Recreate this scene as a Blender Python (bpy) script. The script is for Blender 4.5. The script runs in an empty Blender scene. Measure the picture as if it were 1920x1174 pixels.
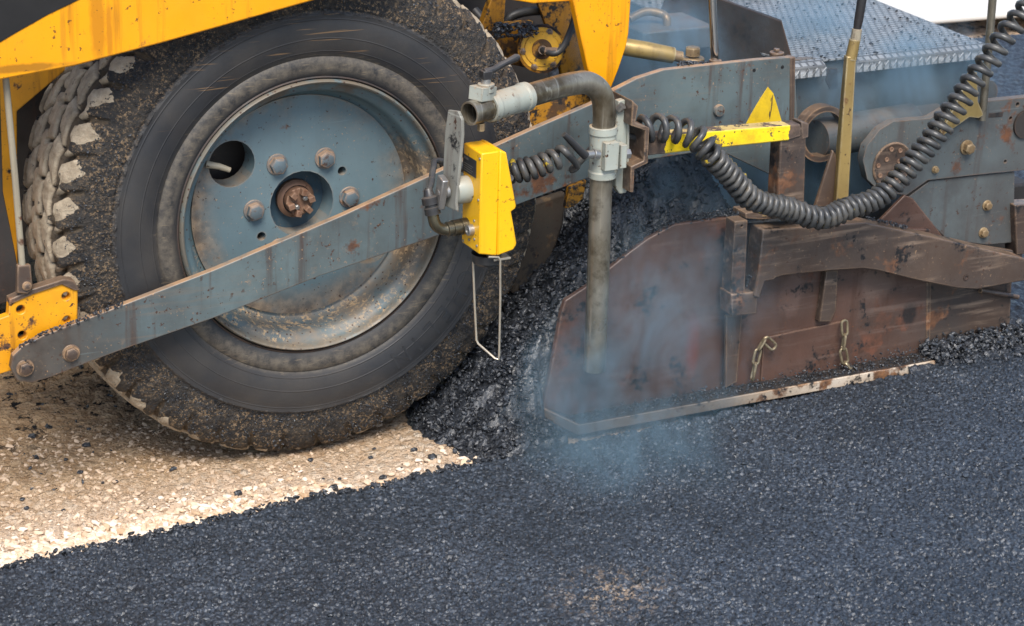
import bpy, bmesh, math, random
import numpy as np
from mathutils import Vector, Matrix, noise as mnoise
R = math.radians
rng = np.random.default_rng(7); random.seed(7)
S = bpy.context.scene
COL = S.collection

# ------------------------------------------------------------------ camera, sky, sun, exposure
F_PX, YAW, PITCH, ROLL = 4138.0, .484, .366, -.034
CAM = np.array([-2.183, -5.325, 2.656])
FW = np.array([math.sin(YAW)*math.cos(PITCH), math.cos(YAW)*math.cos(PITCH), -math.sin(PITCH)])
_r = np.array([math.cos(YAW), -math.sin(YAW), 0]); _d = np.cross(FW, _r)
RT = math.cos(ROLL)*_r + math.sin(ROLL)*_d
DN = -math.sin(ROLL)*_r + math.cos(ROLL)*_d
cam = bpy.data.cameras.new('camera'); camo = bpy.data.objects.new('camera', cam); COL.objects.link(camo)
camo.matrix_world = Matrix(((RT[0], -DN[0], -FW[0], CAM[0]), (RT[1], -DN[1], -FW[1], CAM[1]), (RT[2], -DN[2], -FW[2], CAM[2]), (0, 0, 0, 1)))
cam.sensor_width = 36; cam.lens = F_PX/1920*36; cam.clip_end = 500; cam.clip_start = .1
cam.dof.use_dof = True; cam.dof.focus_distance = 5.75; cam.dof.aperture_fstop = 8
S.camera = camo
S.render.resolution_x, S.render.resolution_y = 1024, 626

SUN_AZ, SUN_EL = R(200), R(54)
w = bpy.data.worlds.new('World'); S.world = w; w.use_nodes = True
bg = w.node_tree.nodes['Background']
sky = w.node_tree.nodes.new('ShaderNodeTexSky'); sky.sky_type = 'NISHITA'; sky.sun_disc = False
sky.sun_elevation = SUN_EL; sky.sun_rotation = SUN_AZ; sky.air_density = 1.0; sky.dust_density = 1.2; sky.ozone_density = 1.0
w.node_tree.links.new(sky.outputs[0], bg.inputs[0]); bg.inputs[1].default_value = .15
sl = bpy.data.lights.new('sun', 'SUN'); sl.energy = 3.0; sl.angle = R(28); sl.color = (1, .95, .87)
so = bpy.data.objects.new('sun', sl); COL.objects.link(so)
sdir = Vector((math.sin(SUN_AZ)*math.cos(SUN_EL), math.cos(SUN_AZ)*math.cos(SUN_EL), math.sin(SUN_EL)))
so.rotation_euler = (-sdir).to_track_quat('-Z', 'Y').to_euler()
S.view_settings.view_transform = 'Standard'; S.view_settings.look = 'None'; S.view_settings.gamma = 1
S.view_settings.exposure = .72
S.cycles.volume_step_rate = 2.0; S.cycles.volume_max_steps = 64
S.cycles.max_bounces = 6; S.cycles.volume_bounces = 0

def ray(x, y): return (x-960)/F_PX*RT + (y-587)/F_PX*DN + FW
def P(x, y, Y):                    # the point at depth Y (a plane along the machine's side) seen at x, y
    q = ray(x, y); return Vector(CAM + q*(Y-CAM[1])/q[1])
def G(x, y, z=0.0):                # the point at height z
    q = ray(x, y); return Vector(CAM + q*(z-CAM[2])/q[2])

# ------------------------------------------------------------------ materials
class NT:
    def __init__(s, name):
        s.m = bpy.data.materials.new(name); s.m.use_nodes = True
        s.n = s.m.node_tree.nodes; s.l = s.m.node_tree.links
        s.b = s.n['Principled BSDF']; s.out = s.n['Material Output']
        s._co = None
    def co(s):
        if s._co is None: s._co = s.n.new('ShaderNodeTexCoord').outputs['Object']
        return s._co
    def set(s, sock, v):
        if hasattr(v, 'is_output'): s.l.new(v, sock)
        elif isinstance(v, (tuple, list)) and len(v) == 3 and sock.type == 'RGBA': sock.default_value = (*v, 1)
        else: sock.default_value = v
    def node(s, t, _o=0, **k):
        n = s.n.new(t)
        for a, v in k.items():
            if a[0] == '_': s.set(n.inputs[int(a[1:])], v)
            else: setattr(n, a, v)
        return n.outputs[_o]
    def mapping(s, scale=(1, 1, 1), loc=(0, 0, 0), rot=(0, 0, 0), co=None):
        return s.node('ShaderNodeMapping', _0=co or s.co(), _1=loc, _2=rot, _3=scale)
    def noise(s, scale, detail=5, rough=.6, co=None, dist=0, out=0):
        n = s.n.new('ShaderNodeTexNoise'); s.l.new(co or s.co(), n.inputs['Vector'])
        n.inputs['Scale'].default_value = scale; n.inputs['Detail'].default_value = detail
        n.inputs['Roughness'].default_value = rough; n.inputs['Distortion'].default_value = dist
        return n.outputs[out]
    def voro(s, scale, co=None, feature='F1', out='Distance', rand=1):
        n = s.n.new('ShaderNodeTexVoronoi'); n.feature = feature; s.l.new(co or s.co(), n.inputs['Vector'])
        n.inputs['Scale'].default_value = scale; n.inputs['Randomness'].default_value = rand
        return n.outputs[out]
    def ramp(s, v, lo, hi, a=0., b=1.):
        return s.node('ShaderNodeMapRange', _0=v, _1=lo, _2=hi, _3=a, _4=b)
    def math(s, op, a, b=0., c=0.):
        return s.node('ShaderNodeMath', operation=op, _0=a, _1=b, _2=c)
    def mix(s, f, a, b, mode='MIX'):
        n = s.n.new('ShaderNodeMix'); n.data_type = 'RGBA'; n.blend_type = mode
        s.set(n.inputs[0], f); s.set(n.inputs[6], a); s.set(n.inputs[7], b); return n.outputs[2]
    def sep(s, co=None): 
        n = s.n.new('ShaderNodeSeparateXYZ'); s.l.new(co or s.co(), n.inputs[0]); return n.outputs
    def up(s):
        n = s.n.new('ShaderNodeNewGeometry'); q = s.n.new('ShaderNodeSeparateXYZ'); s.l.new(n.outputs['True Normal'], q.inputs[0]); return q.outputs
    def edge(s, rad=.009):
        bv = s.n.new('ShaderNodeBevel'); bv.samples = 4; bv.inputs[0].default_value = rad
        ge = s.n.new('ShaderNodeNewGeometry')
        d = s.node('ShaderNodeVectorMath', 1, operation='DOT_PRODUCT', _0=bv.outputs[0], _1=ge.outputs['Normal'])
        return s.ramp(d, .98, .80)
    def bump(s, h, strength=.5, dist=.003, prev=None):
        n = s.n.new('ShaderNodeBump'); n.inputs['Strength'].default_value = strength; n.inputs['Distance'].default_value = dist
        s.set(n.inputs['Height'], h)
        if prev is not None: s.l.new(prev, n.inputs['Normal'])
        return n.outputs[0]
    def done(s, col, rough=.5, metal=0., normal=None, spec=.5, coat=0.):
        s.set(s.b.inputs['Base Color'], col); s.set(s.b.inputs['Roughness'], rough); s.set(s.b.inputs['Metallic'], metal)
        s.b.inputs['Specular IOR Level'].default_value = spec; s.b.inputs['Coat Weight'].default_value = coat
        if normal is not None: s.l.new(normal, s.b.inputs['Normal'])
        return s.m

RUST1, RUST2, TAN, TAR = (.16, .062, .025), (.055, .026, .016), (.42, .27, .15), (.012, .012, .013)

def worn(name, c1, c2, rust=.5, rscale=4., rough=.5, metal=0., dust=.0, dustcol=TAN, spots=.6, streak=.3, edge=.6, edgecol=RUST1, tar=0., bump=.25, grime=.4, rustcol=RUST1, streakcol=RUST2, spec=.5, endgrime=None, ring=None, stains=(), scrape=0., scrapecol=(.34, .24, .17)):
    t = NT(name)
    col = t.mix(t.ramp(t.noise(2.3, 4), .35, .68), c1, c2)
    col = t.mix(t.math('MULTIPLY', t.ramp(t.noise(7, 8, .68), .46, .72), grime), col, tuple(x*.45+y*.25 for x, y in zip(c1, RUST2)))
    if streak:
        st = t.noise(1, 5, .6, t.mapping((26, 26, 1.6)))
        col = t.mix(t.math('MULTIPLY', t.ramp(st, .55, .70), streak), col, streakcol)
    n1 = t.noise(rscale, 9, .66)
    rm = t.ramp(n1, .715-.30*rust, .765-.30*rust)
    rc = t.mix(t.ramp(t.noise(30, 5), .35, .65), rustcol, RUST2)
    col = t.mix(rm, col, rc)
    bl = t.math('MULTIPLY', t.ramp(t.noise(3.1, 7, .62, t.mapping((1, 1, 1), (3, 8, 1))), .47, .62), grime*.75)
    col = t.mix(bl, col, tuple(x*.40+y*.35 for x, y in zip(c1, RUST2)))
    if endgrime:
        eg = t.ramp(t.math('ADD', t.sep()[0], t.math('MULTIPLY', t.noise(8, 6, .65), .25)), endgrime[0]+.12, endgrime[1]+.12)
        col = t.mix(t.math('MULTIPLY', eg, .85), col, t.mix(t.ramp(t.noise(14, 6), .4, .62), (.048, .032, .022), (.080, .062, .047)))
    if ring:
        x_, y_, z_ = t.sep(); r_ = t.math('SQRT', t.math('ADD', t.math('MULTIPLY', x_, x_), t.math('MULTIPLY', z_, z_)))
        q_ = t.math('MULTIPLY', t.ramp(r_, ring[0], ring[1]), t.ramp(t.noise(5, 7, .68), .40, .58))
        col = t.mix(t.math('MULTIPLY', q_, .8), col, t.mix(t.ramp(t.noise(30, 6, .7), .4, .62), ring[2], (.32, .21, .12)))
    for p_, org_, rx_, rz_, k_, c_ in stains:
        q_ = t.node('ShaderNodeVectorMath', operation='SUBTRACT', _0=t.co(), _1=(p_.x-org_[0], 0, p_.z-org_[2]))
        q_ = t.node('ShaderNodeVectorMath', operation='MULTIPLY', _0=q_, _1=(1/rx_, 0, 1/rz_))
        l_ = t.math('ADD', t.node('ShaderNodeVectorMath', 1, operation='LENGTH', _0=q_), t.math('MULTIPLY', t.math('SUBTRACT', t.noise(14, 6, .7, t.mapping((1, 1, .5))), .5), 1.6))
        col = t.mix(t.math('MULTIPLY', t.ramp(l_, 1.05, .55), k_), col, c_)
    if scrape:
        sx_ = t.noise(1, 5, .65, t.mapping((3, 50, 50), rot=(0, .12, 0)))
        col = t.mix(t.math('MULTIPLY', t.math('MULTIPLY', t.ramp(sx_, .52, .66), t.ramp(t.noise(4, 4), .40, .58)), scrape), col, scrapecol)
    # chips and specks
    sp = t.math('MULTIPLY', t.ramp(t.noise(62, 4, .62), .635, .66), t.ramp(t.noise(8, 4), .40, .52))
    col = t.mix(t.math('MULTIPLY', sp, spots), col, RUST2)
    sp2 = t.math('MULTIPLY', t.ramp(t.noise(115, 4, .62, t.mapping((1, 1, 1), (4, 2, 7))), .65, .67), t.ramp(t.noise(7, 4, .6, t.mapping((1, 1, 1), (4, 2, 7))), .46, .56))
    col = t.mix(t.math('MULTIPLY', sp2, spots*.8), col, dustcol if dust else RUST1)
    # scratches
    sc = t.noise(1, 3, .55, t.mapping((3, 3, 95), rot=(.2, .45, 0)))
    col = t.mix(t.math('MULTIPLY', t.ramp(sc, .70, .78), .35*spots), col, tuple(min(1, x*1.5+.03) for x in c1))
    if edge:
        e = t.math('MULTIPLY', t.edge(), t.ramp(t.noise(24, 4), .30, .60))
        col = t.mix(t.math('MULTIPLY', e, edge), col, edgecol)
    if dust:
        uz = t.up()[2]
        dm = t.math('MULTIPLY', t.ramp(uz, .35, .8), t.ramp(t.noise(14, 6), .25, .55))
        dm2 = t.math('MULTIPLY', t.ramp(t.noise(18, 8, .72), .60, .72), .35)
        col = t.mix(t.math('MULTIPLY', t.math('MAXIMUM', dm, dm2), dust), col, dustcol)
    if tar:
        tm = t.math('MULTIPLY', t.ramp(t.noise(9, 8, .7), .64-.2*tar, .68-.2*tar), t.ramp(t.noise(60, 3), .40, .55))
        col = t.mix(tm, col, TAR)
    bm = t.math('ADD', t.math('MULTIPLY', t.noise(45, 6, .6), .6), t.math('MULTIPLY', n1, .8))
    nm = t.bump(bm, bump, .004)
    ro = t.math('ADD', t.math('MULTIPLY', rm, .25), t.ramp(t.noise(12, 5), .3, .7, rough-.1, rough+.12))
    return t.done(col, ro, metal, nm, spec)

M = {}
M['fender'] = worn('yellow_fender_paint', (.86, .355, .004), (.80, .315, .004), rust=.15, rscale=6, rough=.38, spots=.8, streak=.75, streakcol=(.36, .13, .008), edge=.9, stains=((P(183, 40, -.1), (0, .3, 0), .022, .14, .55, (.34, .115, .008)), (P(205, 60, -.1), (0, .3, 0), .010, .10, .5, (.30, .09, .01)), (P(118, 70, -.1), (0, .3, 0), .008, .09, .5, (.42, .17, .01)), (P(40, 128, -.1), (0, .3, 0), .16, .012, .6, (.13, .06, .012))), edgecol=RUST2, bump=.08, grime=.12, spec=.4)
M['yellow_old'] = worn('yellow_bracket_paint', (.82, .36, .006), (.70, .28, .006), rust=.42, rscale=9, rough=.45, spots=1, streak=.9, streakcol=(.20, .06, .008), edge=.9, edgecol=RUST2, bump=.2, tar=.25)
M['yellow_dirty'] = worn('grimy_yellow_paint', (.60, .27, .012), (.34, .15, .012), rust=.75, rscale=7, rough=.6, spots=1, streak=.5, edge=.5, tar=.75, rustcol=(.05, .032, .02))
M['sensor'] = worn('sensor_yellow', (.90, .47, .005), (.88, .45, .005), rust=.0, rough=.34, spots=.6, streak=.12, edge=.4, edgecol=(.45, .26, .02), bump=.06, grime=.10, tar=.0)
M['bar'] = None; BAR0, BAR1 = P(1232, 270, -.26).x-1.6, P(1497, 250, -.26).x-1.6
M['arm'] = worn('grey_arm_paint', (.105, .138, .140), (.078, .100, .106), endgrime=(-2.08, -2.40), scrape=.3, scrapecol=(.2, .13, .08), rust=.44, rscale=5.5, rough=.48, spots=1, streak=.8, edge=.95, edgecol=(.20, .105, .055), dust=.9, dustcol=(.36, .215, .115), bump=.16, grime=.75)
M['disc'] = worn('wheel_blue_grey_paint', (.130, .185, .203), (.098, .148, .168), ring=(.235, .31, (.12, .075, .045)), rust=.30, rscale=9, rough=.42, spots=1., streak=.1, edge=.5, edgecol=(.3, .2, .12), dust=.5, dustcol=(.36, .235, .135), bump=.10, grime=.25)
M['plate'] = worn('grey_steel_plate', (.10, .115, .115), (.07, .072, .07), rust=.42, rscale=5, rough=.5, spots=1, streak=.5, edge=.8, edgecol=(.2, .11, .06), dust=.4, dustcol=(.22, .15, .10), bump=.2, grime=.8)
M['brown'] = worn('brown_rusted_steel', (.092, .062, .045), (.050, .039, .034), rust=.50, rscale=5, rough=.40, spots=.9, streak=.3, edge=1., edgecol=(.40, .25, .14), tar=.3, bump=.25, grime=.7, rustcol=(.19, .085, .040), scrape=.55, dust=.35, dustcol=(.30, .19, .11))
M['gate'] = worn('red_brown_gate_steel', stains=((P(1702, 622, -.15), (1.4, -.16, 0), .034, .040, .9, (.014, .012, .012)), (P(1400, 470, -.15), (1.4, -.16, 0), .05, .12, .5, (.03, .024, .022)), (P(1640, 640, -.15), (1.4, -.16, 0), .09, .05, .5, (.05, .03, .022)), (P(1130, 700, -.15), (1.4, -.16, 0), .10, .14, .5, (.035, .022, .02)), (P(1300, 690, -.15), (1.4, -.16, 0), .03, .10, .6, (.16, .035, .018)), (P(1640, 560, -.15), (1.4, -.16, 0), .08, .07, .5, (.17, .115, .09)), (P(1480, 580, -.15), (1.4, -.16, 0), .05, .08, .45, (.16, .10, .08))), c1=(.108, .055, .039), c2=(.060, .045, .038), rust=.50, rscale=4, rough=.42, spots=.8, streak=.6, edge=.9, edgecol=(.34, .20, .12), tar=.35, bump=.25, grime=.6, rustcol=(.13, .050, .028), scrape=.25, scrapecol=(.24, .18, .15))
M['dark'] = worn('dark_oily_steel', (.022, .020, .019), (.035, .028, .023), rust=.3, rough=.6, spots=.5, edge=.3, tar=.4, rustcol=(.06, .035, .02))
M['rusty'] = worn('rusty_nut', (.19, .10, .06), (.12, .075, .05), rust=.6, rscale=14, rough=.65, spots=.8, edge=.7, edgecol=(.34, .22, .14), bump=.4)
M['mud'] = worn('caked_brown_mud', (.075, .055, .036), (.030, .024, .019), rust=.5, rscale=14, rough=.8, spots=1, edge=.3, tar=.5, bump=.9, rustcol=(.18, .12, .065))
M['bolt'] = worn('bolt_dusty', (.10, .14, .16), (.09, .11, .12), rust=.45, rscale=30, rough=.5, spots=.8, edge=1, edgecol=(.36, .22, .13), dust=.8, dustcol=(.36, .22, .13), rustcol=(.22, .11, .06))
M['brass'] = worn('bronze_bolt', (.30, .20, .10), (.22, .15, .085), rust=.3, rscale=20, rough=.42, metal=.35, spots=.8, edge=.8, edgecol=(.5, .38, .22))
M['clamp'] = worn('pale_grey_green_paint', (.36, .38, .33), (.31, .33, .28), rust=.22, rscale=12, rough=.42, spots=1, streak=.3, edge=.8, edgecol=(.22, .15, .09), dust=.3, bump=.1, grime=.35)
M['hanger'] = worn('scuffed_grey_bracket', (.27, .27, .235), (.22, .22, .19), rust=.2, rscale=12, rough=.45, spots=1, streak=.5, edge=.9, edgecol=(.08, .07, .06), tar=.18, bump=.12, grime=.5)
M['lever'] = worn('bronze_painted_lever', (.36, .25, .085), (.27, .185, .07), rust=.35, rscale=9, rough=.4, metal=.3, spots=1, streak=.5, edge=.9, edgecol=(.6, .55, .42))
M['strut'] = worn('beige_strut_paint', (.36, .31, .22), (.28, .24, .17), rust=.4, rscale=10, rough=.5, spots=.8, streak=.5)
M['plastic'] = worn('black_plastic', (.018, .018, .019), (.026, .026, .026), rust=.0, rough=.4, spots=.3, edge=.15, edgecol=(.15, .14, .13), streak=0, bump=.1, dust=.3, dustcol=(.2, .17, .14))
M['olive'] = worn('olive_metal', (.12, .105, .07), (.09, .08, .055), rust=.2, rough=.3, metal=.8, spots=.5, streak=0, edge=.5, edgecol=(.3, .26, .2))

def m_bar():
    t = NT('chipped_yellow_bar'); x, y, z = t.sep()
    n = t.noise(16, 9, .72)
    ends = t.math('MAXIMUM', t.ramp(x, BAR0+.035, BAR0+.005), t.ramp(x, BAR1-.035, BAR1-.012))   # bare steel at both ends
    up = t.up()[2]
    k = t.math('ADD', n, t.math('MULTIPLY', ends, .6))
    k = t.math('ADD', k, t.math('MULTIPLY', t.ramp(up, .5, .9), .09))
    rm = t.ramp(k, .60, .62)
    y1 = t.mix(t.ramp(t.noise(9, 6, .7), .5, .75), (.87, .62, .012), (.50, .27, .02))
    y1 = t.mix(t.math('MULTIPLY', t.ramp(up, .5, .9), .8), y1, t.mix(t.ramp(t.noise(12, 6, .7), .4, .6), (.55, .40, .20), (.34, .24, .14)))
    rc = t.mix(t.ramp(t.noise(26, 5), .35, .65), (.13, .085, .06), (.05, .036, .03))
    col = t.mix(rm, y1, rc)
    sp = t.math('MULTIPLY', t.ramp(t.noise(55, 4, .6, t.mapping((1, 1, 1))), .66, .69), 1.)
    col = t.mix(sp, col, (.05, .036, .02))
    e = t.math('MULTIPLY', t.edge(.008), t.ramp(t.noise(40, 4), .35, .5)); col = t.mix(e, col, (.30, .22, .16))
    return t.done(col, t.math('ADD', t.math('MULTIPLY', rm, .2), .42), 0, t.bump(t.math('ADD', t.math('MULTIPLY', rm, -.5), t.noise(60, 4)), .35, .002))
M['bar'] = m_bar()

def m_pipe():
    t = NT('worn_steel_pipe'); 
    n = t.noise(5, 7, .65, t.mapping((1, 1, .6)))
    col = t.mix(t.ramp(n, .40, .62), (.30, .27, .215), (.11, .082, .046))
    col = t.mix(t.math('MULTIPLY', t.ramp(t.noise(16, 8, .7), .52, .66), .7), col, (.055, .04, .022))
    sc = t.noise(1, 3, .5, t.mapping((70, 70, 2)))
    col = t.mix(t.math('MULTIPLY', t.ramp(sc, .62, .70), .6), col, (.40, .36, .28))
    sc2 = t.noise(1, 3, .5, t.mapping((85, 4, 4)))
    col = t.mix(t.math('MULTIPLY', t.ramp(sc2, .66, .72), .4), col, (.45, .42, .35))
    ro = t.ramp(t.noise(9, 5), .3, .7, .24, .48)
    return t.done(col, ro, .68, t.bump(t.noise(60, 5), .12, .002))
M['pipe'] = m_pipe()
def simple(name, c, rough=.4, metal=0., bump=.1, var=.3, scale=20):
    t = NT(name)
    col = t.mix(t.ramp(t.noise(scale, 6, .65), .35, .7), c, tuple(x*(1-var) for x in c))
    return t.done(col, t.ramp(t.noise(scale*.7, 4), .3, .7, rough-.06, rough+.1), metal, t.bump(t.noise(scale*3, 4), bump, .002))
M['chrome'] = simple('chrome_rod', (.62, .58, .52), .16, 1., .03, .35, 6)
M['wire'] = simple('stainless_wire', (.62, .54, .42), .35, .7, .05, .3)
M['nickel'] = simple('nickel_socket', (.45, .43, .40), .35, .8)
M['white_edge'] = worn('worn_bright_runner_edge', (.62, .56, .48), (.50, .38, .26), rust=.55, rscale=7, rough=.5, spots=1, streak=0, edge=.3, tar=.45, rustcol=(.26, .12, .05), bump=.5, endgrime=(.15, -.25), scrape=.5, scrapecol=(.3, .17, .08))
M['chain'] = simple('dull_chain_steel', (.34, .27, .17), .4, .6, .3, .6, 40)
M['hose'] = simple('black_hose', (.03, .028, .026), .45, 0, .2, .3)

def m_cable():
    t = NT('coiled_cable_rubber')
    col = t.mix(t.ramp(t.noise(14, 6, .65), .42, .66), (.040, .040, .040), (.085, .080, .072))
    col = t.mix(t.math('MULTIPLY', t.ramp(t.noise(32, 6, .7), .58, .68), .6), col, (.15, .115, .075))
    yp = t.math('MULTIPLY', t.ramp(t.noise(20, 5, .7, t.mapping((1, 1, 1), (3, 1, 2))), .66, .68), t.ramp(t.sep()[0], 1.35, 1.25))
    col = t.mix(t.math('MULTIPLY', yp, .8), col, (.55, .38, .02))
    return t.done(col, t.ramp(t.noise(18, 4), .3, .7, .30, .46), 0, t.bump(t.noise(70, 4), .15, .001))
M['cable'] = m_cable()

def m_tyre():
    t = NT('tyre_rubber'); x, y, z = t.sep()
    r = t.math('SQRT', t.math('ADD', t.math('MULTIPLY', x, x), t.math('MULTIPLY', z, z)))
    at = t.n.new('ShaderNodeAttribute'); at.attribute_name = 'face_wear'; blk = at.outputs['Fac']
    at2 = t.n.new('ShaderNodeAttribute'); at2.attribute_name = 'groove'; gv = at2.outputs['Fac']
    side = (.019, .019, .021)
    col = t.mix(t.ramp(t.noise(5, 5), .4, .7), side, (.030, .030, .031))
    col = t.mix(t.math('MULTIPLY', t.ramp(t.noise(3.5, 6, .65, t.mapping((1, 1, 1), (7, 2, 3))), .42, .68), .55), col, (.062, .051, .040))
    # scuffed ring near the rim
    sc = t.math('MULTIPLY', t.math('MULTIPLY', t.ramp(r, .385, .42), t.ramp(r, .462, .448)), t.ramp(t.noise(38, 8, .75), .36, .62))
    sc = t.math('MULTIPLY', sc, t.ramp(r, .398, .415)); col = t.mix(t.math('MULTIPLY', sc, .8), col, (.135, .112, .084))
    sc3 = t.math('MULTIPLY', t.math('MULTIPLY', t.ramp(r, .375, .42), t.ramp(r, .475, .452)), t.ramp(t.noise(1, 4, .6, t.mapping((22, 22, 160), rot=(0, .7, 0))), .60, .66))
    col = t.mix(t.math('MULTIPLY', sc3, .25), col, (.34, .25, .15))
    # thin horizontal tan scrapes on the black band, mostly high on the wheel
    scr = t.noise(1, 2, .4, t.mapping((5, 1, 150), rot=(0, -.10, 0)))
    scr = t.math('MULTIPLY', t.ramp(scr, .655, .69), t.math('MULTIPLY', t.ramp(z, .25, .36), t.ramp(r, .46, .48)))
    col = t.mix(t.math('MULTIPLY', scr, .7), col, (.21, .125, .06))
    # shoulder: tar and tan grit baked on
    sh = t.ramp(t.math('ADD', r, t.math('MULTIPLY', t.noise(30, 4), .02)), .578, .592)
    shc = t.mix(t.ramp(t.noise(13, 8, .7), .40, .62), (.013, .0125, .0125), (.040, .033, .026))
    grit = t.math('MULTIPLY', t.ramp(t.noise(105, 5, .78), .52, .59), t.ramp(t.noise(10, 6, .65), .38, .55))
    shc = t.mix(t.math('MULTIPLY', grit, .9), shc, (.27, .18, .10))
    col = t.mix(sh, col, shc)
    tarp = t.math('MULTIPLY', sh, t.ramp(t.noise(24, 7, .72, t.mapping((1, 1, 1), (5, 0, 1))), .52, .58))
    col = t.mix(t.math('MULTIPLY', tarp, .85), col, (.012, .012, .013))
    # worn tread faces, chalky beige
    tf = t.mix(t.ramp(t.noise(26, 7, .7), .34, .64), (.52, .425, .305), (.30, .235, .16))
    tf = t.mix(t.ramp(t.noise(60, 5, .7), .60, .68), tf, (.07, .055, .04))
    edgej = t.ramp(t.math('ADD', blk, t.math('MULTIPLY', t.math('SUBTRACT', t.noise(45, 5, .7), .5), .55)), .42, .54)
    col = t.mix(edgej, col, tf)
    gc = t.mix(t.ramp(t.noise(20, 6, .7), .35, .65), (.11, .078, .048), (.045, .033, .022))
    col = t.mix(t.ramp(gv, .25, .7), col, gc)
    h = t.math('ADD', t.math('MULTIPLY', t.noise(60, 8, .75), t.math('MULTIPLY', t.math('ADD', sh, .05), 1.2)), t.math('MULTIPLY', t.noise(18, 6, .7), sh))
    for rk in (.468, .505, .556):
        h = t.math('ADD', h, t.math('MULTIPLY', t.ramp(t.math('ABSOLUTE', t.math('SUBTRACT', r, rk)), .0022, .0004), .10))
    nm = t.bump(h, .75, .012)
    ro = t.math('ADD', t.math('MULTIPLY', t.ramp(t.noise(70, 5, .7), .4, .6), t.math('MULTIPLY', sh, -.15)), t.ramp(t.noise(10, 4), .3, .7, .50, .62))
    ro = t.math('ADD', ro, t.math('MULTIPLY', edgej, .25))
    return t.done(col, ro, 0, nm, .45)
M['tyre'] = m_tyre()

def m_rim():
    t = NT('rim_barrel_paint'); x, y, z = t.sep()
    r = t.math('SQRT', t.math('ADD', t.math('MULTIPLY', x, x), t.math('MULTIPLY', z, z)))
    col = t.mix(t.ramp(t.noise(6, 5), .35, .68), (.105, .155, .168), (.080, .122, .136))
    ru = t.math('MULTIPLY', t.ramp(t.noise(6, 8, .7, t.mapping((1, .4, 1))), .47, .60), t.ramp(t.math('ADD', x, z), -.15, .25))
    col = t.mix(t.math('MULTIPLY', ru, .7), col, (.13, .075, .035))
    low = t.ramp(t.math('ADD', z, t.math('MULTIPLY', x, -.6)), .0, -.36)      # mud settles in the bottom of the barrel
    mud = t.math('MULTIPLY', low, t.ramp(t.noise(9, 7, .7), .36, .58))
    col = t.mix(t.math('MULTIPLY', mud, .55), col, (.31, .185, .090))
    gr = t.math('MULTIPLY', t.ramp(t.noise(60, 6, .75), .52, .58), t.ramp(t.noise(7, 5), .40, .55))
    gr = t.math('MULTIPLY', gr, t.ramp(t.math('ADD', z, t.math('MULTIPLY', x, -.5)), .12, -.16)); col = t.mix(gr, col, (.50, .34, .19))
    lip = t.math('MULTIPLY', t.ramp(r, .372, .377), t.ramp(t.noise(24, 5), .3, .5))
    col = t.mix(t.math('MULTIPLY', lip, .8), col, (.15, .12, .085))
    sp = t.ramp(t.voro(60), .2, .12); col = t.mix(sp, col, RUST2)
    return t.done(col, t.ramp(t.noise(12, 5), .3, .7, .40, .62), 0, t.bump(t.math('ADD', t.noise(50, 5), t.math('MULTIPLY', gr, .8)), .25, .004))
M['rim'] = m_rim()

def m_asphalt(name, pile=False):
    t = NT(name)
    col = t.mix(t.ramp(t.noise(90, 4, .6), .40, .62), (.009, .0115, .015), t.mix(t.ramp(t.noise(2.2, 4), .38, .64), (.028, .036, .048), (.050, .063, .083))) if not pile else t.mix(t.ramp(t.noise(90, 4, .6), .40, .62), (.009, .010, .012), (.030, .034, .042))  # loose mix is darker itself; shade under the machine also goes into its colour
    if not pile:
        # a thin place where pale stone dust shows, near the front
        a = t.mapping((1, 1, 1), (-.32, 1.15, 0)); xx, yy, zz = t.sep(a)
        d = t.math('SQRT', t.math('ADD', t.math('MULTIPLY', t.math('MULTIPLY', xx, xx), 1.0), t.math('MULTIPLY', t.math('MULTIPLY', yy, yy), 1.6)))
        dm = t.math('MULTIPLY', t.ramp(d, .20, .03), t.ramp(t.noise(55, 6, .7), .52, .60))
        col = t.mix(t.math('MULTIPLY', dm, .55), col, (.40, .29, .19))
    nm = t.bump(t.noise(260, 4, .7), .5, .0025)
    nm = t.bump(t.voro(110), .45, .003, nm)
    ro = t.ramp(t.noise(170, 3, .6), .36, .62, .28, .56)
    return t.done(col, ro, 0, nm, .8)
M['asphalt'] = m_asphalt('fresh_asphalt'); M['pile'] = m_asphalt('hot_loose_asphalt', True)

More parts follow.
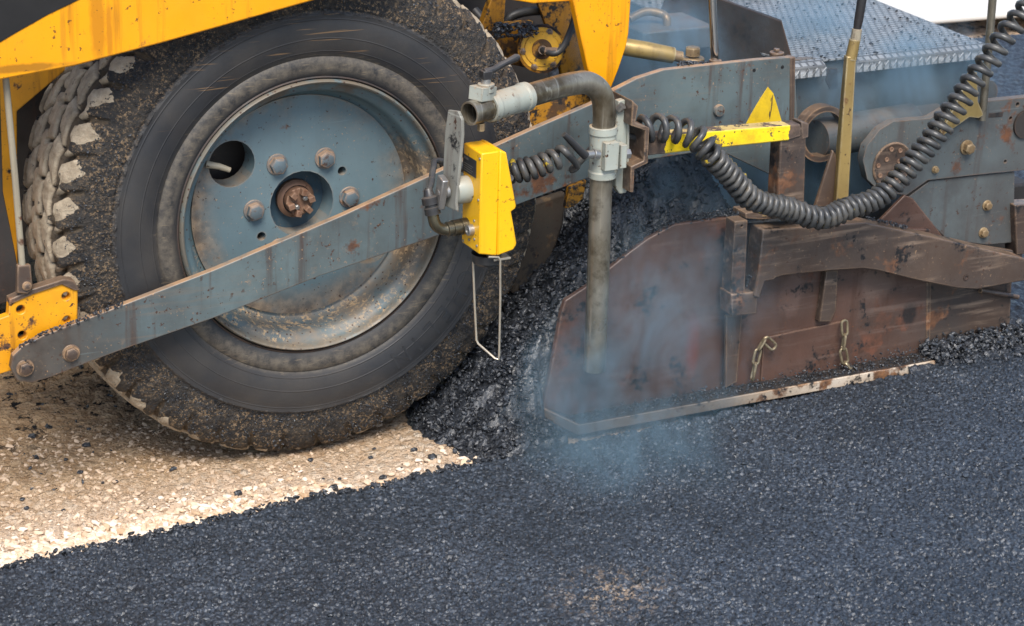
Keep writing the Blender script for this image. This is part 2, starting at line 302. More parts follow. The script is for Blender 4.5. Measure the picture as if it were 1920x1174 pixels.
def m_ground():
    t = NT('pale_crushed_limestone')
    col = t.mix(t.ramp(t.noise(6, 7, .68), .38, .66), (.50, .33, .20), (.64, .47, .32))
    vn = t.n.new('ShaderNodeTexVoronoi'); t.l.new(t.mapping((1, 1, .3), co=t.node('ShaderNodeVectorMath', operation='ADD', _0=t.co(), _1=t.node('ShaderNodeVectorMath', operation='SCALE', _0=t.noise(30, 3, out=1), _3=.02))), vn.inputs['Vector']); vn.inputs['Scale'].default_value = 34
    cs = t.n.new('ShaderNodeSeparateColor'); t.l.new(vn.outputs['Color'], cs.inputs[0])
    stone = t.math('MULTIPLY', t.ramp(vn.outputs['Distance'], .50, .40), t.ramp(cs.outputs[0], .35, .45))
    stone = t.math('MULTIPLY', stone, t.ramp(t.noise(5, 4), .36, .50))
    col = t.mix(stone, col, t.mix(cs.outputs[1], (.60, .45, .31), (.80, .68, .54)))
    v2 = t.n.new('ShaderNodeTexVoronoi'); t.l.new(t.mapping((1, 1, .3)), v2.inputs['Vector']); v2.inputs['Scale'].default_value = 95
    c2s = t.n.new('ShaderNodeSeparateColor'); t.l.new(v2.outputs['Color'], c2s.inputs[0])
    col = t.mix(t.math('MULTIPLY', t.ramp(c2s.outputs[0], .2, .9), .55), col, t.mix(c2s.outputs[1], (.30, .185, .095), (.78, .64, .49)))
    col = t.mix(t.ramp(t.noise(28, 7, .7), .52, .66), col, (.74, .60, .45))
    col = t.mix(t.math('MULTIPLY', t.ramp(t.noise(70, 6, .7), .56, .66), .6), col, (.26, .155, .075))
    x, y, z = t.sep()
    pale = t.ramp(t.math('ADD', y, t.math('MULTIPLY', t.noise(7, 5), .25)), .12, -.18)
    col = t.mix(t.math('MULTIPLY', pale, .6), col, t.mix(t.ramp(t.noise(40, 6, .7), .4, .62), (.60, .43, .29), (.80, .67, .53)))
    inner_brown = t.math('MULTIPLY', t.ramp(t.math('ADD', y, t.math('MULTIPLY', t.noise(5, 5), .3)), .02, .32), t.ramp(x, .5, .2))  # browner ground away from the joint, fading out to the right
    col = t.mix(t.math('MULTIPLY', inner_brown, .8), col, t.mix(t.ramp(t.noise(18, 7, .7), .4, .62), (.30, .18, .085), (.46, .31, .175)))
    tar = t.math('MULTIPLY', t.ramp(t.math('SUBTRACT', y, t.math('MULTIPLY', x, .35)), .46, .72), t.ramp(t.noise(17, 7, .7), .55, .58))
    col = t.mix(tar, col, TAR)
    nm = t.bump(t.noise(50, 8, .75), .9, .016)
    nm = t.bump(t.ramp(v2.outputs['Distance'], .6, .1), .8, .006, nm)
    nm = t.bump(t.math('MULTIPLY', stone, t.ramp(vn.outputs['Distance'], .5, .2)), .6, .008, nm)
    return t.done(col, .85, 0, nm, .25)
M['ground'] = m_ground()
def m_stone():
    t = NT('limestone_chips'); at = t.n.new('ShaderNodeAttribute'); at.attribute_name = 'tone'
    cr = t.n.new('ShaderNodeValToRGB'); t.l.new(at.outputs['Fac'], cr.inputs[0])
    e = cr.color_ramp.elements; e[0].position = 0; e[0].color = (.48, .32, .19, 1); e[1].position = 1; e[1].color = (.78, .66, .54, 1)
    for p, c in ((.18, (.62, .46, .31, 1)), (.6, (.71, .57, .43, 1))):
        q = e.new(p); q.color = c
    col = t.mix(t.math('MULTIPLY', t.ramp(t.noise(40, 6, .7), .5, .66), .4), cr.outputs[0], (.45, .30, .17))
    return t.done(col, .8, 0, t.bump(t.noise(90, 6, .7), .4, .004), .25)
M['stone'] = m_stone()
M['drygrit'] = simple('dry_tan_grit', (.26, .165, .085), .9, 0, .3, .5, 30)
M['tanstone'] = simple('tan_stone', (.62, .455, .31), .85, 0, .4, .5, 9)
def m_deck():
    t = NT('tread_plate_deck')
    br = t.n.new('ShaderNodeTexBrick'); t.l.new(t.mapping((1, 1, 1)), br.inputs['Vector'])
    br.inputs['Scale'].default_value = 1.; br.inputs['Mortar Size'].default_value = .0045; br.inputs['Mortar Smooth'].default_value = .5
    br.inputs['Brick Width'].default_value = .026; br.inputs['Row Height'].default_value = .024
    h = br.outputs['Fac']
    n = t.noise(8, 7, .68)
    col = t.mix(t.ramp(n, .38, .64), (.22, .225, .225), (.34, .345, .345))
    col = t.mix(t.math('MULTIPLY', h, .7), col, (.06, .058, .056))
    col = t.mix(t.ramp(t.noise(30, 7, .75), .60, .66), col, TAR)
    return t.done(col, t.ramp(n, .3, .7, .36, .55), .25, t.bump(t.math('SUBTRACT', 1., h), .8, .006))
M['deck'] = m_deck()
def m_tri():
    t = NT('yellow_triangle_paint')
    col = t.mix(t.ramp(t.noise(9, 6, .7), .45, .65), (.66, .43, .01), (.44, .28, .015))
    sc = t.math('MAXIMUM', t.ramp(t.noise(1, 3, .6, t.mapping((60, 30, 9), rot=(0, .2, 0))), .66, .68), t.ramp(t.noise(40, 6, .7), .66, .68))
    return t.done(t.mix(sc, col, (.06, .04, .02)), .5, 0, t.bump(t.noise(50, 4), .1, .002))
M['triangle'] = m_tri()
M['black_paint'] = simple('black_gloss_paint', (.018, .016, .015), .35, 0, .05, .4, 6)
M['label'] = simple('dark_label', (.03, .028, .03), .5, 0, 0, .2)
M['label_print'] = simple('label_print', (.14, .13, .12), .5, 0, 0, .2)
M['pavement'] = simple('pale_pavement', (.62, .58, .52), .8, 0, .2, .12, 3)

# ------------------------------------------------------------------ builders
ORG = {}
def link(name, me, mat=None, parent=None, org=None):
    o = bpy.data.objects.new(name, me); COL.objects.link(o)
    po = ORG.get(parent.name, Vector((0, 0, 0))) if parent else Vector((0, 0, 0))
    org = Vector(org) if org is not None else (po.copy() if parent else Vector((0, 0, 0)))
    if me is not None and org.length: me.transform(Matrix.Translation(-org))
    if parent: o.parent = parent
    o.location = org - po
    ORG[o.name] = org
    if mat is not None and me is not None: me.materials.append(M[mat] if isinstance(mat, str) else mat)
    return o
def thing(name, label, cat, org=(0, 0, 0), group=None):
    o = link(name, None, org=org); return tag(o, label, cat, group)
def tag(o, label, cat, group=None):
    o['label'] = label; o['category'] = cat
    if group: o['group'] = group
    return o
def kind(o, k, label=None):
    o['kind'] = k
    if label: o['label'] = label
    return o
def finish(bm, name, mat, parent=None, org=None, bevel=0., ang=35):
    bmesh.ops.recalc_face_normals(bm, faces=bm.faces)
    me = bpy.data.meshes.new(name); bm.to_mesh(me); bm.free()
    for p in me.polygons: p.use_smooth = True
    me.set_sharp_from_angle(angle=R(ang))
    o = link(name, me, mat, parent, org)
    if bevel:
        m = o.modifiers.new('bevel', 'BEVEL'); m.width = bevel; m.segments = 2; m.limit_method = 'ANGLE'; m.angle_limit = R(35)
    return o
def arr_mesh(name, V, Fc, mat, parent=None, org=None, smooth=True, attrs=None, ang=None):
    V = np.asarray(V, np.float32); Fc = np.asarray(Fc, np.int32); k = Fc.shape[1]
    me = bpy.data.meshes.new(name); me.vertices.add(len(V)); me.vertices.foreach_set('co', V.ravel())
    me.loops.add(Fc.size); me.loops.foreach_set('vertex_index', Fc.ravel())
    me.polygons.add(len(Fc)); me.polygons.foreach_set('loop_start', np.arange(0, Fc.size, k, dtype=np.int32))
    me.polygons.foreach_set('use_smooth', np.full(len(Fc), smooth)); me.update(calc_edges=True)
    if ang: me.set_sharp_from_angle(angle=R(ang))
    for a, v in (attrs or {}).items():
        me.attributes.new(a, 'FLOAT', 'POINT').data.foreach_set('value', np.asarray(v, np.float32))
    return link(name, me, mat, parent, org)
def prism(bm, pts, vec):
    a = [bm.verts.new(p) for p in pts]; b = [bm.verts.new(Vector(p)+Vector(vec)) for p in pts]; n = len(pts)
    bm.faces.new(a); bm.faces.new(b[::-1])
    for i in range(n): bm.faces.new((a[i], b[i], b[(i+1) % n], a[(i+1) % n]))
def plate(name, px, Y, th, mat, parent=None, bevel=.003, holes=(), org=None):
    bm = bmesh.new(); prism(bm, [P(x, y, Y) for x, y in px], (0, th, 0))
    o = finish(bm, name, mat, parent, org, 0 if holes else bevel)
    if holes:
        cut(o, [(P(x, y, Y), r) for x, y, r in holes]); 
        m = o.modifiers.new('bevel', 'BEVEL'); m.width = bevel; m.segments = 2; m.limit_method = 'ANGLE'; m.angle_limit = R(35)
    return o
def cut(o, holes, axis=(0, 1, 0), depth=.2):
    org = ORG[o.name]
    bm = bmesh.new()
    for p, r in holes: cyl(bm, Vector(p)-org-Vector(axis)*depth/2, Vector(axis), r, depth, 24)
    me = bpy.data.meshes.new('cutter'); bmesh.ops.recalc_face_normals(bm, faces=bm.faces); bm.to_mesh(me); bm.free()
    c = bpy.data.objects.new('cutter', me); COL.objects.link(c); c.matrix_world = Matrix.Translation(org)
    bpy.context.view_layer.update()
    md = o.modifiers.new('cut', 'BOOLEAN'); md.object = c; md.solver = 'EXACT'
    bpy.context.view_layer.update()
    dg = bpy.context.evaluated_depsgraph_get(); new = bpy.data.meshes.new_from_object(o.evaluated_get(dg))
    o.modifiers.remove(md); o.data = new; bpy.data.objects.remove(c)
    for p in new.polygons: p.use_smooth = True
    new.set_sharp_from_angle(angle=R(35))
def frame(ax):
    ax = Vector(ax).normalized(); u = ax.orthogonal().normalized()
    if abs(ax.y) > .9: u = Vector((1, 0, 0))
    u = (u-ax*u.dot(ax)).normalized(); return ax, u, ax.cross(u)
def cyl(bm, p, ax, r, h, n=24, r2=None, phase=0.):
    ax, u, v = frame(ax); r2 = r if r2 is None else r2; p = Vector(p)
    A = [bm.verts.new(p+(u*math.cos(a)+v*math.sin(a))*r) for a in [2*math.pi*i/n+phase for i in range(n)]]
    B = [bm.verts.new(p+ax*h+(u*math.cos(a)+v*math.sin(a))*r2) for a in [2*math.pi*i/n+phase for i in range(n)]]
    bm.faces.new(A[::-1]); bm.faces.new(B)
    for i in range(n): bm.faces.new((A[i], A[(i+1) % n], B[(i+1) % n], B[i]))
def lathe(bm, p, ax, prof, n=48):       # prof: (distance along axis, radius)
    ax, u, v = frame(ax); p = Vector(p); rows = []
    for h, r in prof:
        rows.append([bm.verts.new(p+ax*h+(u*math.cos(a)+v*math.sin(a))*max(r, 1e-5)) for a in [2*math.pi*i/n for i in range(n)]])
    for a, b in zip(rows, rows[1:]):
        for i in range(n): bm.faces.new((a[i], a[(i+1) % n], b[(i+1) % n], b[i]))
    return rows
def box(bm, c, s, rot=None):
    c = Vector(c); X = [Vector((s[0]/2*i, s[1]/2*j, s[2]/2*k)) for i in (-1, 1) for j in (-1, 1) for k in (-1, 1)]
    if rot: X = [rot @ x for x in X]
    v = [bm.verts.new(c+x) for x in X]
    for f in ((0, 1, 3, 2), (4, 6, 7, 5), (0, 4, 5, 1), (2, 3, 7, 6), (0, 2, 6, 4), (1, 5, 7, 3)): bm.faces.new([v[i] for i in f])
def smooth_path(pts, n=8):
    pts = [Vector(p) for p in pts]; out = []
    for i in range(len(pts)-1):
        p0, p1, p2, p3 = pts[max(i-1, 0)], pts[i], pts[i+1], pts[min(i+2, len(pts)-1)]
        for k in range(n):
            t = k/n
            out.append(.5*((2*p1)+(p2-p0)*t+(2*p0-5*p1+4*p2-p3)*t*t+(3*p1-p0-3*p2+p3)*t**3))
    out.append(pts[-1]); return out
def tube(bm, pts, r, n=12, inner=None, cap=True):
    pts = [Vector(p) for p in pts]; rows = []; rr = r if hasattr(r, '__len__') else [r]*len(pts)
    tan = [(pts[min(i+1, len(pts)-1)]-pts[max(i-1, 0)]).normalized() for i in range(len(pts))]
    u = tan[0].orthogonal().normalized()
    def ring(i, rad):
        v = tan[i].cross(U[i]); return [bm.verts.new(pts[i]+(U[i]*math.cos(a)+v*math.sin(a))*rad) for a in [2*math.pi*k/n for k in range(n)]]
    U = []
    for i in range(len(pts)):
        u = (u-tan[i]*u.dot(tan[i])).normalized(); U.append(u)
    rows = [ring(i, rr[i]) for i in range(len(pts))]
    def skin(rows, flip=False):
        for a, b in zip(rows, rows[1:]):
            for i in range(n):
                f = (a[i], a[(i+1) % n], b[(i+1) % n], b[i]); bm.faces.new(f[::-1] if flip else f)
    skin(rows)
    if inner:
        ins = [ring(i, inner) for i in range(len(pts))]; skin(ins, True)
        for a, b in ((rows[0], ins[0]), (rows[-1], ins[-1])):
            for i in range(n): bm.faces.new((a[i], b[i], b[(i+1) % n], a[(i+1) % n]))
    elif cap:
        bm.faces.new(rows[0][::-1]); bm.faces.new(rows[-1])
def tube_obj(name, pts, r, mat, parent=None, n=14, inner=None, org=None):
    bm = bmesh.new(); tube(bm, pts, r, n, inner); return finish(bm, name, mat, parent, org)
def hexbolt(name, p, r, h, mat, parent, ax=(0, -1, 0), washer=True, phase=.3):
    bm = bmesh.new(); p = Vector(p); a = Vector(ax).normalized()
    if washer: cyl(bm, p-a*.002, a, r*1.25, .004+h*.12, 24)
    cyl(bm, p+a*.001, a, r, h, 6, phase=phase)
    cyl(bm, p+a*(h+.0008), a, r*.93, h*.14, 6, r*.72, phase=phase)
    return finish(bm, name, mat, parent, None, r*.07)

# numpy noise
def vnoise(x, y, s, seed=0):
    g = np.random.default_rng(seed).random((256, 256)); X = x*s; Yv = y*s
    i = np.floor(X).astype(int); j = np.floor(Yv).astype(int); a = X-i; b = Yv-j; a = a*a*(3-2*a); b = b*b*(3-2*b)
    q = lambda m, n: g[(m) % 256, (n) % 256]
    return (q(i, j)*(1-a)+q(i+1, j)*a)*(1-b)+(q(i, j+1)*(1-a)+q(i+1, j+1)*a)*b
def fbm(x, y, s, o=4, seed=0):
    t = 0; a = 1; n = 0
    for k in range(o): t = t+a*vnoise(x, y, s*2**k, seed+k); n += a; a *= .55
    return t/n
def worley_h(x, y, cell, seed=0):         # pebbly height: each cell a tilted, domed stone
    rg = np.random.default_rng(seed); gx, gy, hh, tx, ty = (rg.random((256, 256)) for _ in range(5))
    X = x/cell; Yv = y/cell; i = np.floor(X).astype(int); j = np.floor(Yv).astype(int)
    best = np.full(X.shape, 9.); H = np.zeros(X.shape)
    for di in (-1, 0, 1):
        for dj in (-1, 0, 1):
            a, b = (i+di) % 256, (j+dj) % 256
            dx = X-(i+di+gx[a, b]); dy = Yv-(j+dj+gy[a, b]); d = dx*dx+dy*dy
            m = d < best; best = np.where(m, d, best)
            H = np.where(m, .60*hh[a, b]+(tx[a, b]-.5)*1.7*dx+(ty[a, b]-.5)*1.7*dy-.9*d, H)
    return H
def grid_faces(nx, ny):
    i, j = np.meshgrid(np.arange(nx-1), np.arange(ny-1), indexing='ij'); a = i*ny+j
    return np.stack([a, a+ny, a+ny+1, a+1], -1).reshape(-1, 4)

# stones to scatter
def _rocks(n, flat=.75, sub=1):
    out = []
    for k in range(n):
        bm = bmesh.new(); bmesh.ops.create_icosphere(bm, subdivisions=sub, radius=1)
        rg = np.random.default_rng(100+k)
        pl = [(Vector(rg.normal(size=3)).normalized(), rg.uniform(.55, .85)) for _ in range(7)]
        for v in bm.verts:
            c = v.co*rg.uniform(.85, 1.15)
            for nn, d in pl:
                e = c.dot(nn)-d
                if e > 0: c = c-nn*e
            v.co = c
        bm.faces.ensure_lookup_table()
        V = np.array([v.co[:] for v in bm.verts]); Fc = np.array([[v.index for v in f.verts] for f in bm.faces]); bm.free()
        out.append((V*np.array([rg.uniform(1, 1.45), rg.uniform(.6, 1), rg.uniform(flat*.6, flat)]), Fc))
    return out
ROCKS = _rocks(14); ROCKS_FINE = _rocks(14, .75, 2)
def scatter_arrays(pos, size, seed=0, tilt=.6):
    rg = np.random.default_rng(seed); VV = []; FF = []; off = 0; T = []
    for p, s in zip(pos, size):
        V, Fc = (ROCKS if s < .0085 else ROCKS_FINE)[rg.integers(14)]
        a, b, c = rg.uniform(0, 6.28), rg.normal()*tilt, rg.normal()*tilt
        m = np.array((Matrix.Rotation(a, 3, 'Z') @ Matrix.Rotation(b, 3, 'X') @ Matrix.Rotation(c, 3, 'Y')))
        VV.append(V @ m.T*s+p); FF.append(Fc+off); off += len(V); T.append(np.full(len(V), rg.random()))
    return np.concatenate(VV), np.concatenate(FF), np.concatenate(T)
def scatter(name, pos, size, mat, seed=0, tilt=.6, parent=None):
    V, Fc, T = scatter_arrays(pos, size, seed, tilt)
    return arr_mesh(name, V, Fc, mat, parent, smooth=False, attrs={'tone': T})

# ------------------------------------------------------------------ the setting
ZA = .06                                               # top of the laid asphalt above the stone base
def edge_y(x):                                         # the joint line of the laid lane
    return -.408+(x+1.015)*.055 + .018*(fbm(x, x*0+3, 7, 4, 5)-.5)*2 + .012*(fbm(x, x*0+9, 40, 3, 8)-.5)*2
def ground_z(x, y):
    z = .030*(fbm(x+9, y+9, 2.2, 4, 21)-.5)+.012*(fbm(x+9, y+9, 11, 4, 31)-.5)
    z = z+.011*worley_h(x+9, y+9, .030, 3)*(.25+1.1*fbm(x+9, y+9, 5, 3, 77))
    near = np.exp(-((x+.18)/.34)**2-((y-.2)/.22)**2)
    return z*(1-.8*near)-.012*near+.004
xs = np.arange(-1.9, 1.1, .006); ys = np.arange(-.62, 1.5, .006)
X, Yg = np.meshgrid(xs, ys, indexing='ij')
gz = ground_z(X, Yg)
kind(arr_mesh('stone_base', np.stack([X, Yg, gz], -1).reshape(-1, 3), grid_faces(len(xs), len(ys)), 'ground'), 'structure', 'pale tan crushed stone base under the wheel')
bm = bmesh.new(); v = [bm.verts.new(p) for p in ((-90, -90, -.03), (90, -90, -.03), (90, 90, -.03), (-90, 90, -.03))]; bm.faces.new(v)
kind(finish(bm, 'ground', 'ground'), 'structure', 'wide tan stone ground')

# laid asphalt: fine pebbly sheet with a ragged edge rolling down on to the stones
xs = np.arange(-1.6, 3.0, .0034); vs = np.arange(0, 1, 1/520.)
Xm, Vm = np.meshgrid(xs, vs, indexing='ij')
YE = edge_y(Xm)
# right of the screed's runner the joint is level with the new mat
Ym = YE-.0+(-2.05-YE)*Vm
def mat_h(x, y):
    return .0075*worley_h(x+7, y+7, .0088, 11)*(.6+.8*fbm(x+7, y+7, 2.5, 4, 99))+.0075*worley_h(x+7, y+7, .0165, 12)*np.clip(3.2*fbm(x+7, y+7, 6, 4, 98)-1.35, .05, 1)+.010*(fbm(x+7, y+7, 3, 4, 15)-.5)
Hm = mat_h(Xm, Ym)
dE = (YE-Ym)
Zm = ZA+Hm-.062*np.clip(1-dE/.016, 0, 1)**2
Ym = Ym+np.where(dE < .02, .010*worley_h(Xm+2, Xm*0+1, .03, 4), 0)
kind(arr_mesh('asphalt_road', np.stack([Xm, Ym, Zm], -1).reshape(-1, 3), grid_faces(len(xs), len(vs))[:, ::-1], 'asphalt'), 'structure', 'fresh dark blue-black asphalt lane in front of the paver')
n = 3500; ax_ = rng.uniform(-1.4, 2.8, n); ay_ = edge_y(ax_)-.02-1.55*rng.random(n); as_ = .0035+.0055*rng.random(n)**2.2
kind(scatter('asphalt_stones', np.stack([ax_, ay_, ZA+mat_h(ax_, ay_)+.001], 1), as_, 'asphalt', 61, .5), 'stuff', 'odd larger stones standing out of the fresh mat')
bm = bmesh.new()
for x0, x1, y0, y1 in ((-60, 60, -60, -2.04), (-60, -1.59, -2.04, -.43), (2.99, 60, -2.04, 2.62)):
    bm.faces.new([bm.verts.new(p) for p in ((x0, y0, ZA-.006), (x1, y0, ZA-.006), (x1, y1, ZA-.006), (x0, y1, ZA-.006))])
kind(finish(bm, 'road', 'asphalt'), 'structure', 'asphalt road surface around the work')
# the strip behind the screed (rough new mat) and the far side
xs = np.arange(1.9, 5.5, .010); ys = np.arange(-.30, 3.2, .010)
X, Yv = np.meshgrid(xs, ys, indexing='ij')
Z = ZA+.004+.010*worley_h(X+3, Yv+3, .026, 41)+.008*(fbm(X, Yv+3, 4, 3, 42)-.5) - .07*np.clip(1-(Yv+.30)/.06, 0, 1)
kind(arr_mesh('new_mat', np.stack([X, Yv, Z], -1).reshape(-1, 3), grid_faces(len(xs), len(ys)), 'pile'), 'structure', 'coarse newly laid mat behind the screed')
bm = bmesh.new()
prism(bm, [G(1500, 75, .07), G(1700, 50, .07), G(2150, 14, .07), G(2150, -300, .07), G(1300, -300, .07)], (0, 0, .03))
kind(finish(bm, 'pavement', 'pavement', bevel=.01), 'structure', 'sunlit pale pavement beyond the road')

# crushed stones lying on the base
n = 34000
px = rng.uniform(-1.5, .45, n*3); py = rng.uniform(-.47, .45, n*3)
dist = edge_y(px)-py                                    # negative = towards the machine
keep = rng.random(n*3) < np.clip(np.exp(dist/.16), .10, 1)*np.clip((.10-px)/.5, .16, 1)
px, py = px[keep][:n], py[keep][:n]
dd = np.clip(-(edge_y(px)-py)/.25, 0, 1)
sz = (.0028+.0165*rng.random(len(px))**3.4)*(1.15-.62*dd)
pz = ground_z(px, py)+sz*.30
m = 3400; qx = rng.uniform(-1.6, -.10, m); qd = np.abs(rng.normal(0, .10, m)); qy = edge_y(qx)+qd-.02
qs = (.008+.026*rng.random(m)**1.8)*np.clip(1.1-qd/.25, .35, 1); ok = rng.random(m) < np.clip((-.05-qx)/.35, .12, 1); qx, qy, qs = qx[ok], qy[ok], qs[ok]
px = np.concatenate([px, qx]); py = np.concatenate([py, qy]); pz = np.concatenate([pz, ground_z(qx, qy)+qs*.12]); sz = np.concatenate([sz, qs])
far = rng.random(len(px)) < np.clip(((py-edge_y(px))-.06-.10*fbm(px+5, py+5, 4, 3, 55))/.24, 0, 1)
kind(scatter('tan_gravel', np.stack([px, py, pz-sz*.2], 1)[far], sz[far], 'tanstone', 25, .3), 'stuff', 'small tan stones pressed into the base beside the wheel')
kind(scatter('limestone_gravel', np.stack([px, py, pz], 1)[~far], sz[~far], 'stone', 5, .3), 'stuff', 'loose pale angular stones along the asphalt joint')
# small black crumbs peppered over the stone base and along the joint
q = 1500; cx = rng.uniform(-1.5, .42, q); cy = edge_y(cx)+np.abs(rng.normal(0, .012, q))-.012
cs = .004+.006*rng.random(q); c2 = 120
ex = rng.uniform(-1.5, -.35, c2); ey = rng.uniform(.05, .95, c2); es = .004+.007*rng.random(c2)**1.5
pos = np.concatenate([np.stack([cx, cy, .045+.02*rng.random(q)], 1), np.stack([ex, ey, ground_z(ex, ey)+es*.4], 1)])
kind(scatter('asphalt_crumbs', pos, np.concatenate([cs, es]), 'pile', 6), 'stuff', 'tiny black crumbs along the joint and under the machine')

# the heap of hot mix in front of the screed
xs = np.arange(.25, 2.05, .007); ys = np.arange(-.34, 1.3, .007)
X, Yv = np.meshgrid(xs, ys, indexing='ij')
def heap_z(x, y):
    toe = .345+.11*(fbm(x*0+2, y+4, 4, 3, 61)-.5)+.05*(fbm(x*0+2, y+4, 22, 3, 66)-.5)
    toe = toe+np.where(y < .0, (-y)*.16, -.10*y)
    u = np.clip((x-toe)/.66, 0, 1.35)
    z = .66*(u**1.15)/(1+.12*u)*np.clip((1.62-x)/.35, 0, 1)
    front = np.clip((y+.17)/.34, 0, 1)                    # it falls away in front of the gate
    lim = .075+front*.74
    z = np.minimum(z, lim)
    z = np.where((x > .655) & (y < -.100), -.03, z)
    side = np.clip((y+.335)/.03, 0, 1)
    return (z+.045*(fbm(x+2, y+2, 5, 4, 62)-.5)*np.clip(u*4, 0, 1))*side*1.0 - .03*(1-side) - .02*np.clip(1-u*30, 0, 1)
hz = heap_z(X, Yv)+(.010*worley_h(X+1, Yv+1, .016, 63)+.020*worley_h(X+1, Yv+1, .045, 64))*np.clip((X-.3)/.1, 0, 1)
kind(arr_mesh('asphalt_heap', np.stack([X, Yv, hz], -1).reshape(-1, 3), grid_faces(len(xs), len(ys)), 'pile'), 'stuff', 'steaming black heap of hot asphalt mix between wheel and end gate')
n = 26000; hx = rng.uniform(.30, 1.55, n); hy = rng.uniform(-.33, .6, n); hzz = heap_z(hx, hy)
ok = (hzz > .004) & ~((hx > .64) & (hy < -.085)); hx, hy, hzz = hx[ok], hy[ok], hzz[ok]
hs = .0022+.0100*rng.random(len(hx))**3.4
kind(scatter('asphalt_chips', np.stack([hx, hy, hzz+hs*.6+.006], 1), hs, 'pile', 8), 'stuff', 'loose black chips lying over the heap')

# ------------------------------------------------------------------ the paver
PV = thing('asphalt_paver', 'yellow asphalt paver with one big dusty wheel and sloping yellow fender', 'paver', (0, .3, 0))
WC = Vector((0, 0, .72))
# fender: a thick folded sheet
o = plate('fender_panel', [(-160, 190), (0, 150), (140, 124), (300, 82), (450, 40), (592, 0), (760, -48), (760, -420), (-160, -420)], -.10, .035, 'fender', PV, .004)
bm = bmesh.new(); prism(bm, [P(-160, 190, -.095), P(0, 150, -.095), P(300, 82, -.095), P(592, 0, -.095), P(592, -14, -.095), P(300, 66, -.095), P(0, 134, -.095), P(-160, 172, -.095)], (0, .10, 0))
finish(bm, 'lower_flange', 'fender', o, None, .003)
plate('dark_stripe', [(-160, 140), (0, 80), (30, 62), (90, 28), (150, -1), (200, -60), (200, -400), (-160, -400)], -.1025, .0045, 'black_paint', o, .0015)
plate('inner_panel', [(-120, 160), (140, 118), (128, 128), (32, 209), (34, 560), (-120, 590)], .30, .02, 'yellow_old', PV)
plate('inner_post', [(-40, 140), (0, 150), (6, 360), (30, 480), (44, 560), (-40, 580)], .12, .02, 'dark', PV)
bm = bmesh.new(); box(bm, (-1.0, 1.9, 1.15), (4.3, 2.2, 1.4)); box(bm, (1.0, 1.25, 1.2), (.9, .2, 1.3)); box(bm, (-1.0, .62, 1.55), (3.6, .3, .5)); box(bm, (.2, .55, .72), (.5, .2, .4))
finish(bm, 'chassis', 'dark', PV, None, .01)
# strut rod
tube_obj('strut_rod', [P(10, 140, -.05), P(28, 330, -.05), P(42, 500, -.05)], .0085, 'strut', PV)
o = plate('strut_foot', [(33, 498), (58, 497), (62, 540), (52, 552), (32, 550)], -.06, .018, 'brown', PV)
hexbolt('foot_bolt', P(50, 536, -.06), .010, .008, 'brown', o)
# pivot bracket
o = plate('pivot_bracket', [(-60, 600), (-20, 605), (16, 592), (18, 565), (60, 546), (118, 527), (136, 529), (146, 545), (146, 612), (120, 640), (40, 690), (-60, 720)], -.045, .03, 'yellow_old', PV, .004,
          holes=[(39, 581, .0115), (42, 629, .0115), (124, 556, .011), (126, 600, .010)])
bm = bmesh.new(); prism(bm, [P(18, 562, -.05), P(60, 543, -.05), P(120, 524, -.05), P(140, 527, -.05), P(150, 545, -.05), P(140, 545, -.05), P(116, 534, -.05), P(60, 553, -.05), P(18, 572, -.05)], (0, .034, 0)); finish(bm, 'top_flange', 'brown', o, None, .002)
# yellow rear panel and its neighbours
plate('rear_panel', [(1070, -200), (1185, -200), (1183, 0), (1179, 62), (1174, 88), (1160, 130), (1146, 166), (1128, 160), (1108, 152), (1100, 120), (1074, 0)], .06, .03, 'fender', PV, .003)
plate('cross_panel', [(880, -180), (1090, -180), (1076, 2), (1000, 7), (960, 0), (930, -20)], .08, .03, 'fender', PV)
plate('rear_inner_panel', [(1000, -20), (1110, -20), (1120, 190), (1060, 190), (1050, 120)], .36, .02, 'yellow_dirty', PV)
plate('motor_bracket', [(928, -20), (950, -20), (945, 45), (1000, 40), (1000, 130), (905, 110), (900, 60)], .34, .03, 'yellow_dirty', PV)
plate('frame_rail', [(900, 205), (1010, 178), (1120, 160), (1120, 250), (1040, 270), (900, 300)], .16, .04, 'yellow_dirty', PV)
plate('mud_scraper', [(968, 420), (1000, 380), (1062, 360), (1058, 420), (1030, 500), (1020, 552), (960, 552)], .17, .03, 'mud', PV, .01)
plate('yellow_brace', [(1068, 352), (1100, 338), (1094, 372), (1076, 388), (1060, 392)], .10, .02, 'yellow_dirty', PV)
# hydraulic motor
mc = P(1016, 92, .22); ma = Vector((-.42, -.88, .18)).normalized()
bm = bmesh.new(); lathe(bm, mc-ma*.16, ma, [(0, .001), (0, .045), (.07, .045), (.07, .066), (.12, .066), (.122, .071), (.16, .071), (.163, .066), (.163, .05), (.168, .049), (.168, .03), (.174, .029), (.174, .001)], 40)
mo = finish(bm, 'hydraulic_motor', 'yellow_dirty', PV)
_, mu, mv = frame(ma)
bm = bmesh.new()
M['motor_face'] = worn('motor_face_yellow', (.85, .45, .008), (.72, .36, .01), rust=.15, rscale=18, rough=.5, spots=1, edge=.6, tar=.3, rustcol=(.06, .04, .025))
lathe(bm, mc+ma*.0035, ma, [(0, .0635), (.003, .0625), (.003, .052), (.0065, .05), (.0065, .001)], 40); finish(bm, 'motor_cover', 'motor_face', mo)
for k in range(6):
    a = k*math.pi/3+.4; hexbolt('cover_bolt', mc+ma*.006+(mu*math.cos(a)+mv*math.sin(a))*.055, .008, .007, 'brown', mo, ax=ma)
hz_ = smooth_path([mc+ma*.01, mc+ma*.045, P(1040, 100, .14), P(1058, 84, .15), P(1076, 40, .2), P(1085, -10, .25)], 6)
tube_obj('motor_hose', hz_, .010, 'hose', mo)
